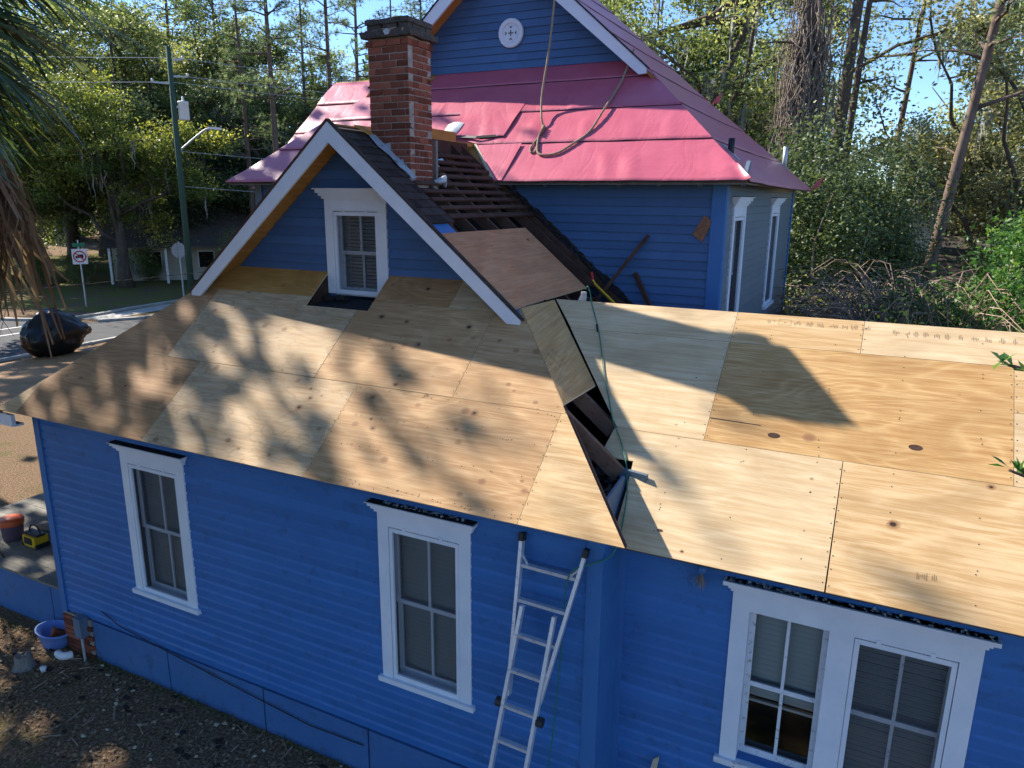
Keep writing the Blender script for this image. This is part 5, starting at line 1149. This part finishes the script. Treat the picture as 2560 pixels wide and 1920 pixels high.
# bramble mound: arching canes
cb = MB(); rr = random.Random(9)
for k in range(760):
    b = rr.uniform(.2, 6.4); d = rr.uniform(15.5, 18.5); x, y = at(b, d); h_ = rr.uniform(3.4, 5.35)*(1-.05*abs(b-3.5)); a = rr.uniform(0, 6.28) if rr.random() < .5 else rr.gauss(3.0, .6); L = rr.uniform(1.4, 3.4)
    P = [(x+L*t*math.cos(a)+rr.gauss(0, .05), y+L*t*math.sin(a)+rr.gauss(0, .05), h_*(1-(1-t*1.25)**2)*1.0+.02) for t in [i/7 for i in range(8)]]
    cb.tube(P, [.016*(1-.8*i/7)+.003 for i in range(8)], 3, cap=False)
for k in range(300):
    b = rr.uniform(.0, 6.2); d = rr.uniform(15.5, 18.5); x, y = at(b, d); z = rr.uniform(3.4, 5.0); dv = Vector((rr.gauss(0, 1), rr.gauss(0, 1), rr.gauss(0, .4))).normalized()*rr.uniform(.3, .9); p = Vector((x, y, z)); cb.tube([p, p+dv*.5+Vector((0, 0, .06)), p+dv], [.007, .005, .002], 3, cap=False)
br = tag(obj('bramble', cb, 'twig', None, True), 'mound of bare brown arching canes behind the plywood ridge', 'bramble', kind='stuff')
rng = np.random.default_rng(3); nB = 1500; bb = np.array([(*at(rr.uniform(0, 6), rr.uniform(16, 19)), rr.uniform(3.0, 4.6)) for _ in range(nB)])
o = link('leaves', leaves_mesh('leaves', bb, rng.uniform(.1, .9, nB), .10, 'leaf_oak', rng), br); o['kind'] = 'stuff'
for b0, z0 in ((.15, 4.55), (1.6, 4.75)):
    tw = MB(); x, y = at(b0, 12.0); tw.tube(curve((x, y, 2.5), (x+.1, y, z0+.5), .05, 4, rr), [.012, .01, .008, .006, .003], 5); tw = tag(obj('sapling', tw, 'twig', None, True), 'thin sapling with yellow leaves in front of the bramble' if b0 < 1 else 'bare red stem with small yellow leaves beside the flat roof', 'sapling')
    n = 26; cc = np.array([(x+rr.gauss(0, .18), y+rr.gauss(0, .1), z0+rr.gauss(.1, .2)) for _ in range(n)]); link('leaves', leaves_mesh('leaves', cc, np.full(n, .98), .11, 'leaf_yellow', rng), tw)
# broad-leaved twigs reaching in over the right wing: a small tree outside the frame
tw = MB(); tree = empty('young_magnolia', (12.6, -2.2, 0), 'glossy leaf sprays of a small tree reaching over the plywood', 'tree')
tw.tube([(12.6, -2.2, 0), (12.5, -2.1, 2.5), (12.3, -1.9, 4.2), (12.2, -1.8, 6.3)], [.07, .06, .045, .02], 8); tips = []
for q, z in (((10.66, -1.19, 5.63), 5.0), ((10.75, -1.32, 5.10), 4.4)):
    P = smooth_path([(12.3, -1.9, z), (11.7, -1.6, z+.45), (11.1, -1.35, (z+.5+q[2])/2), q], 6); tw.tube(P, [.02*(1-.8*i/(len(P)-1))+.003 for i in range(len(P))], 6); tips.append(P)
obj('trunk', tw, 'bark', tree, True); rr = random.Random(12); V = []; T_ = []
for P in tips:
    for p in P[-10:]:
        for k in range(4):
            d = Vector((-.55+rr.gauss(0, .5), .1+rr.gauss(0, .5), .45+rr.gauss(0, .45))).normalized(); s = d.cross(Vector((rr.gauss(0, .4), rr.gauss(0, .4), 1))).normalized(); L = rr.uniform(.07, .105); w = L*.29; n_ = s.cross(d); p = p+Vector((rr.gauss(0, .012), rr.gauss(0, .012), rr.gauss(0, .008)))
            for a, b, c, dd in ((0, .5, .5, 1.0),):
                V += [p, p+d*L*.5+s*w+n_*.006, p+d*L, p+d*L*.5-s*w+n_*.006]; T_ += [rr.gauss(.6, .25)]*4
o = link('leaves', raw_quads('leaves', np.array([tuple(v) for v in V]), 4, np.clip(np.array(T_), 0, 1), 'leaf_glossy'), tree)

# cabbage palm beside the porch
px_, py_ = at(-69.3, 8.4); TZ = 8.4
palm = empty('cabbage_palm', (px_, py_, 0), 'cabbage palm with hanging skirt of dead fronds at the picture edge', 'palm tree')
tb = MB(); tb.tube([(px_+.1*math.sin(i*.5), py_, TZ*i/14) for i in range(15)], [.26+.03*(i % 2) for i in range(15)], 12); obj('trunk', tb, 'bark', palm, True)
def frond_mesh(seed, dead):
    rr = random.Random(seed); V = []; T_ = []; nseg = 40
    pet = 1.15 if not dead else .8; base = Vector((pet, 0, 0))
    def strip(P, w0, tone):
        for i in range(len(P)-1):
            d = (P[i+1]-P[i]).normalized(); s = d.cross(Vector((0, 0, 1))); s = s.normalized() if s.length > 1e-3 else Vector((0, 1, 0)); a = w0*(1-.85*i/(len(P)-1)); b = w0*(1-.85*(i+1)/(len(P)-1)); V.extend([P[i]-s*a, P[i]+s*a, P[i+1]+s*b, P[i+1]-s*b]); T_.extend([tone]*4)
    strip([Vector((0, 0, 0)), Vector((pet*.5, 0, .06)), base], .022, .3)
    for k in range(nseg):
        t = (k/(nseg-1)-.5)*2; a = t*(2.0 if not dead else 1.0)+rr.gauss(0, .03); L = (1.25-.35*abs(t))*rr.uniform(.85, 1.1); fold = abs(t)*.45
        bx = base+Vector((.32*(1-abs(t)), 0, -.12*(1-abs(t))))*(0 if dead else 1); P = []
        for j in range(5):
            u = j/4; dr = (.55 if not dead else .9)*u*u*L*rr.uniform(.8, 1.2)*(.75 if not dead else 1); P.append(bx+Vector((math.cos(a)*L*u, math.sin(a)*L*u*(1 if not dead else .55), fold*L*u*.5-dr))+Vector((rr.gauss(0, .02), rr.gauss(0, .02), rr.gauss(0, .02)))*u)
        tone = rr.gauss(.4, .18) if rr.random() > .02 or dead else 1.0; strip(P, .052 if not dead else .046, tone)
    return raw_quads('frond', np.array([tuple(v) for v in V]), 4, np.clip(np.array(T_), 0, .999), 'leaf_dead' if dead else 'leaf_palm')
GF = [frond_mesh(s, False) for s in (1, 2, 3)]; DF = [frond_mesh(s, True) for s in (4, 5, 6)]; rr = random.Random(33)
for k in range(84):
    az = k*2.399+rr.gauss(0, .15); el = math.radians(70-108*(k/84)**.9+rr.gauss(0, 6)); o = link('frond', rr.choice(GF)); o.parent = palm
    o.location = (.12*math.cos(az), .12*math.sin(az), TZ+.25-.6*k/84); o.rotation_euler = (rr.gauss(0, .2), -el, az); s = rr.uniform(.76, .92); o.scale = (s, s, s)
for k in range(130):
    az = k*2.399+rr.gauss(0, .2); o = link('dead_frond', rr.choice(DF)); o.parent = palm; u = k/130
    o.location = (.26*math.cos(az), .26*math.sin(az), TZ-.15-.75*u); o.rotation_euler = (rr.gauss(0, .3), math.radians(36+38*rr.random()), az); s = rr.uniform(1.0, 1.3); o.scale = (s, s, s)

# trees outside the frame whose shade dapples the wing and the yard
SH = oak(81, 24.5, 5.6, 12.0, 4000, .42, 'leaf_oak', 24, .2, .0, spread=.24, asp=.8)
plant('oak_tree', SH, (-17, 4.3), 'leafy shade oak past the porch outside the frame', 'tree', rot=.8)
SH2 = oak(82, 14, 5.0, 3.5, 5200, .28, 'leaf_oak', 12, .35, .1, spread=.08)
plant('oak_tree', SH2, (-14.5, -2.6), 'shade oak beyond the front yard outside the frame', 'tree', rot=1.8)
plant('oak_tree', SH2, (-1.5, -9.5), 'low unseen oak added to shade the front yard', 'tree', rot=.3)  # added out of view to shade the foreground and cut bounce light
plant('oak_tree', SH2, (-4.8, -4.6), 'small unseen oak added to shade the ground mirrored in the window', 'tree', rot=1.1, sc=.78)  # added out of view to darken the ground the window reflects
plant('oak_tree', SH2, (4.0, -15.5), 'unseen oak behind the viewer added to shade the yard', 'tree', rot=5.3)  # another unseen tree added to keep sun off the front yard
plant('oak_tree', SH2, (-8.5, -7.0), 'shade oak in the front yard outside the frame', 'tree', rot=3.8)
plant('oak_tree', SH2, (-25, 1.0), 'big oak beside the road outside the frame', 'tree', rot=2.8, sc=1.1)
plant('oak_tree', SH2, (-35, 11.5), 'roadside oak outside the frame shading the asphalt', 'tree', rot=.8, sc=1.0)

# ------------------------------------------------------------------ street things
ux, uy = at(-50.1, 49.5)
po = empty('utility_pole', (ux, uy, 0), 'green timber utility pole with grey transformer and street lamp arm', 'utility pole')
obj('shaft', MB().tube([(ux, uy, 0), (ux, uy, 7), (ux, uy, 14.7)], [.20, .175, .135], 12), 'pole_green', po, True)
rv = Vector((math.cos(math.radians(49.5)), math.sin(math.radians(49.5)), 0))
tz = 11.25; tr = obj('transformer', MB().lathe((ux+rv.x*.52, uy+rv.y*.52, tz), [(.0, -.5), (.27, -.5), (.29, -.45), (.29, .42), (.31, .44), (.29, .52), (.1, .56), (.06, .60), (.05, .80), (.0, .82)], 20), 'sign_white', po, True)
obj('bracket', MB().beam((ux, uy, tz+.2), (ux+rv.x*.3, uy+rv.y*.3, tz+.2), .06, .1), 'galv', tr)
arm = obj('lamp_arm', MB().tube(smooth_path([(ux, uy, 8.95), (ux+rv.x*.7, uy+rv.y*.7, 9.55), (ux+rv.x*1.5, uy+rv.y*1.5, 10.2), (ux+rv.x*1.9, uy+rv.y*1.9, 10.35)], 4), .06, 8), 'galv', po, True)
obj('lamp_head', MB().beam((ux+rv.x*1.75, uy+rv.y*1.75, 10.36), (ux+rv.x*2.5, uy+rv.y*2.5, 10.34), .30, .13), 'sign_white', arm)
for z, L in ((14.0, .7), (13.1, .9), (12.7, -1.0)):
    ins = obj('crossarm', MB().beam((ux, uy, z), (ux+rv.x*L, uy+rv.y*L, z+.05), .07, .09), 'galv', po); obj('insulator', MB().lathe((ux+rv.x*L, uy+rv.y*L, z+.05), [(.0, 0), (.06, .02), (.08, .10), (.05, .16), (.0, .2)], 10), 'sign_white', ins, True)
for z, q, lab in ((14.15, (8, 75, 14.0), 'topmost thin wire running from the pole past the pines'), (13.2, (8, 74, 13.2), 'second thin wire running from the pole past the pines'), (12.8, (7, 72, 12.6), 'third thin wire running from the pole past the pines'), (9.0, (6, 70, 8.5), 'lower cable running from the pole behind the gable'), (7.0, (2, 66, 6.6), 'lowest pair of cable behind the gable')):
    a, b = Vector((ux, uy, z)), Vector(q); P = [a.lerp(b, t/14)+Vector((0, 0, -1.6*(t/14)*(1-t/14)*2)) for t in range(15)]; tag(obj('overhead_wire', MB().tube(P, .016, 5), 'lead'), lab, 'wire')
for z, lab in ((14.1, 'topmost wire running off past the palm'), (12.8, 'lower wire running off past the palm')):
    a, b = Vector((ux, uy, z)), Vector((-72, -12, z)); P = [a.lerp(b, t/14)+Vector((0, 0, -1.4*(t/14)*(1-t/14)*2)) for t in range(15)]; tag(obj('overhead_wire', MB().tube(P, .016, 5), 'lead'), lab, 'wire')
a, b = Vector((-33.5, 5, 1.1)), Vector((-30.6, 40, 1.3)); tag(obj('overhead_wire', MB().tube([(-20, -4, 3.35), (-18.5, 9, 3.0), (-16.5, 22, 3.2)], .012, 5), 'black_plastic'), 'black service wire crossing low before the far lawn', 'wire')
# no-truck sign
sx, sy = at(-56.75, 50.5); yb_ = math.radians(33); nv = Vector((CAMP.x-sx, CAMP.y-sy, 0)).normalized(); rv2 = Vector((-nv.y, nv.x, 0))
sg = empty('road_sign', (sx, sy, 0), 'white no-trucks sign with red prohibition ring under a green plate', 'road sign')
obj('post', MB().tube([(sx, sy, 0), (sx, sy, 3.9)], .045, 8), 'galv', sg)
def plate(w, h, z, mat, name, d=.06, th=.012, parent=None, rot=0, cx=0, poly=None):
    c0 = Vector((sx, sy, z))+nv*d+rv2*cx; P = poly or [(-w/2, -h/2), (w/2, -h/2), (w/2, h/2), (-w/2, h/2)]; ca, sa = math.cos(rot), math.sin(rot)
    return obj(name, MB().prism([c0+rv2*(x*ca-y*sa)+Vector((0, 0, x*sa+y*ca)) for x, y in P], nv*th), mat, parent or sg)
pn = plate(.78, .88, 2.95, 'sign_white', 'sign_plate'); plate(.62, .22, 3.62, 'sign_green', 'name_plate')
mb = MB(); c0 = Vector((sx, sy, 2.95))+nv*.074; n = 32
for j in range(n):
    t0, t1 = 2*math.pi*j/n, 2*math.pi*(j+1)/n; mb.face([c0+rv2*r*math.cos(t)+Vector((0, 0, r*math.sin(t))) for r, t in ((.27, t0), (.34, t0), (.34, t1), (.27, t1))])
obj('ring', mb, 'sign_red', pn)
plate(.30, .20, 2.97, 'ink', 'truck_box', .074, .001, pn, cx=.04); plate(.10, .13, 2.935, 'ink', 'truck_cab', .074, .001, pn, cx=-.17)
for q in (-.15, .12): plate(0, 0, 2.86, 'ink', 'truck_wheel', .074, .001, pn, cx=q, poly=[(.04*math.cos(t*.785), .04*math.sin(t*.785)) for t in range(8)])
plate(.60, .06, 2.95, 'sign_red', 'bar', .077, .001, pn, rot=-.785)
# stop sign seen from behind
sx, sy = at(-50.65, 52.5); nv = Vector((CAMP.x-sx, CAMP.y-sy, 0)).normalized(); rv2 = Vector((-nv.y, nv.x, 0))
sg = empty('road_sign', (sx, sy, 0), 'grey back of an octagonal sign on a metal post by the pole', 'road sign')
obj('post', MB().tube([(sx, sy, 0), (sx, sy, 3.6)], .05, 8), 'galv', sg); nv = (nv+rv2*.45).normalized(); rv2 = Vector((-nv.y, nv.x, 0))
plate(0, 0, 3.05, 'galv', 'sign_plate', -.07, .012, poly=[(.50*math.cos(math.pi/8+t*math.pi/4), .50*math.sin(math.pi/8+t*math.pi/4)) for t in range(8)])
# houses beyond
def far_house(loc, rz, W_, D_, h, rise, label, over=.6, porch=False):
    e = bpy.data.objects.new('far_house', None); COL.objects.link(e); e.location = (*loc, 0); e.rotation_euler = (0, 0, rz); tag(e, label, 'house')
    def part(name, mb, mat, parent=None): o = link(name, mb.mesh(name, mat)); o.parent = parent or e; return o
    part('wall', MB().box(-W_/2, W_/2, -D_/2, D_/2, 0, h), 'far_wall')
    a, b = W_/2+over, D_/2+over; rf = MB(); rf.prism([(-a, -b, h-.1), (-a, b, h-.1), (-a, 0, h+rise)], (2*a, 0, 0)); part('roof', rf, 'far_roof')
    for x in (-W_*.32, -W_*.08, W_*.3):
        wd = part('window', MB().box(x-.55, x+.55, -D_/2-.04, -D_/2+.02, 1.0, 2.2), 'dark_inside'); part('frame', MB().box(x-.63, x+.63, -D_/2-.05, -D_/2-.041, 2.2, 2.28).box(x-.63, x-.55, -D_/2-.05, -D_/2-.041, 1.0, 2.2).box(x+.55, x+.63, -D_/2-.05, -D_/2-.041, 1.0, 2.2), 'sign_white', wd)
    part('door', MB().box(W_*.1-.45, W_*.1+.45, -D_/2-.04, -D_/2+.02, .1, 2.15), 'sign_white')
    if porch:
        pf = MB(); pf.prism([(-W_*.5, -D_/2-2.4, h-.25), (W_*.25, -D_/2-2.4, h-.25), (W_*.25, -D_/2, h+.55), (-W_*.5, -D_/2, h+.55)], (0, 0, .1)); pf = part('porch_roof', pf, 'far_roof')
        for k in range(4): x = -W_*.48+k*W_*.24; part('column', MB().box(x-.08, x+.08, -D_/2-2.3, -D_/2-2.1, 0, h-.25), 'sign_white', pf)
    return e
hx, hy = at(-47.4, 68); far_house((hx, hy), math.radians(42), 16, 9, 2.9, 3.2, 'low house with brown shingle roof and white columns across the road', porch=True)
hx, hy = at(.9, 38); fh = far_house((hx, hy), math.radians(4), 9, 8, 3.3, 1.7, 'low grey-roofed house beyond the brambles')
ck_ = link('chimney', MB().box(-.4, .4, -.3, .3, 3.9, 5.75).mesh('chimney', 'sign_white')); ck_.parent = fh; ck_.location = (.5, -1.2, 0); cc = link('chimney_cap', MB().box(-.46, .46, -.36, .36, 5.75, 5.95).mesh('chimney_cap', 'far_roof')); cc.parent = ck_
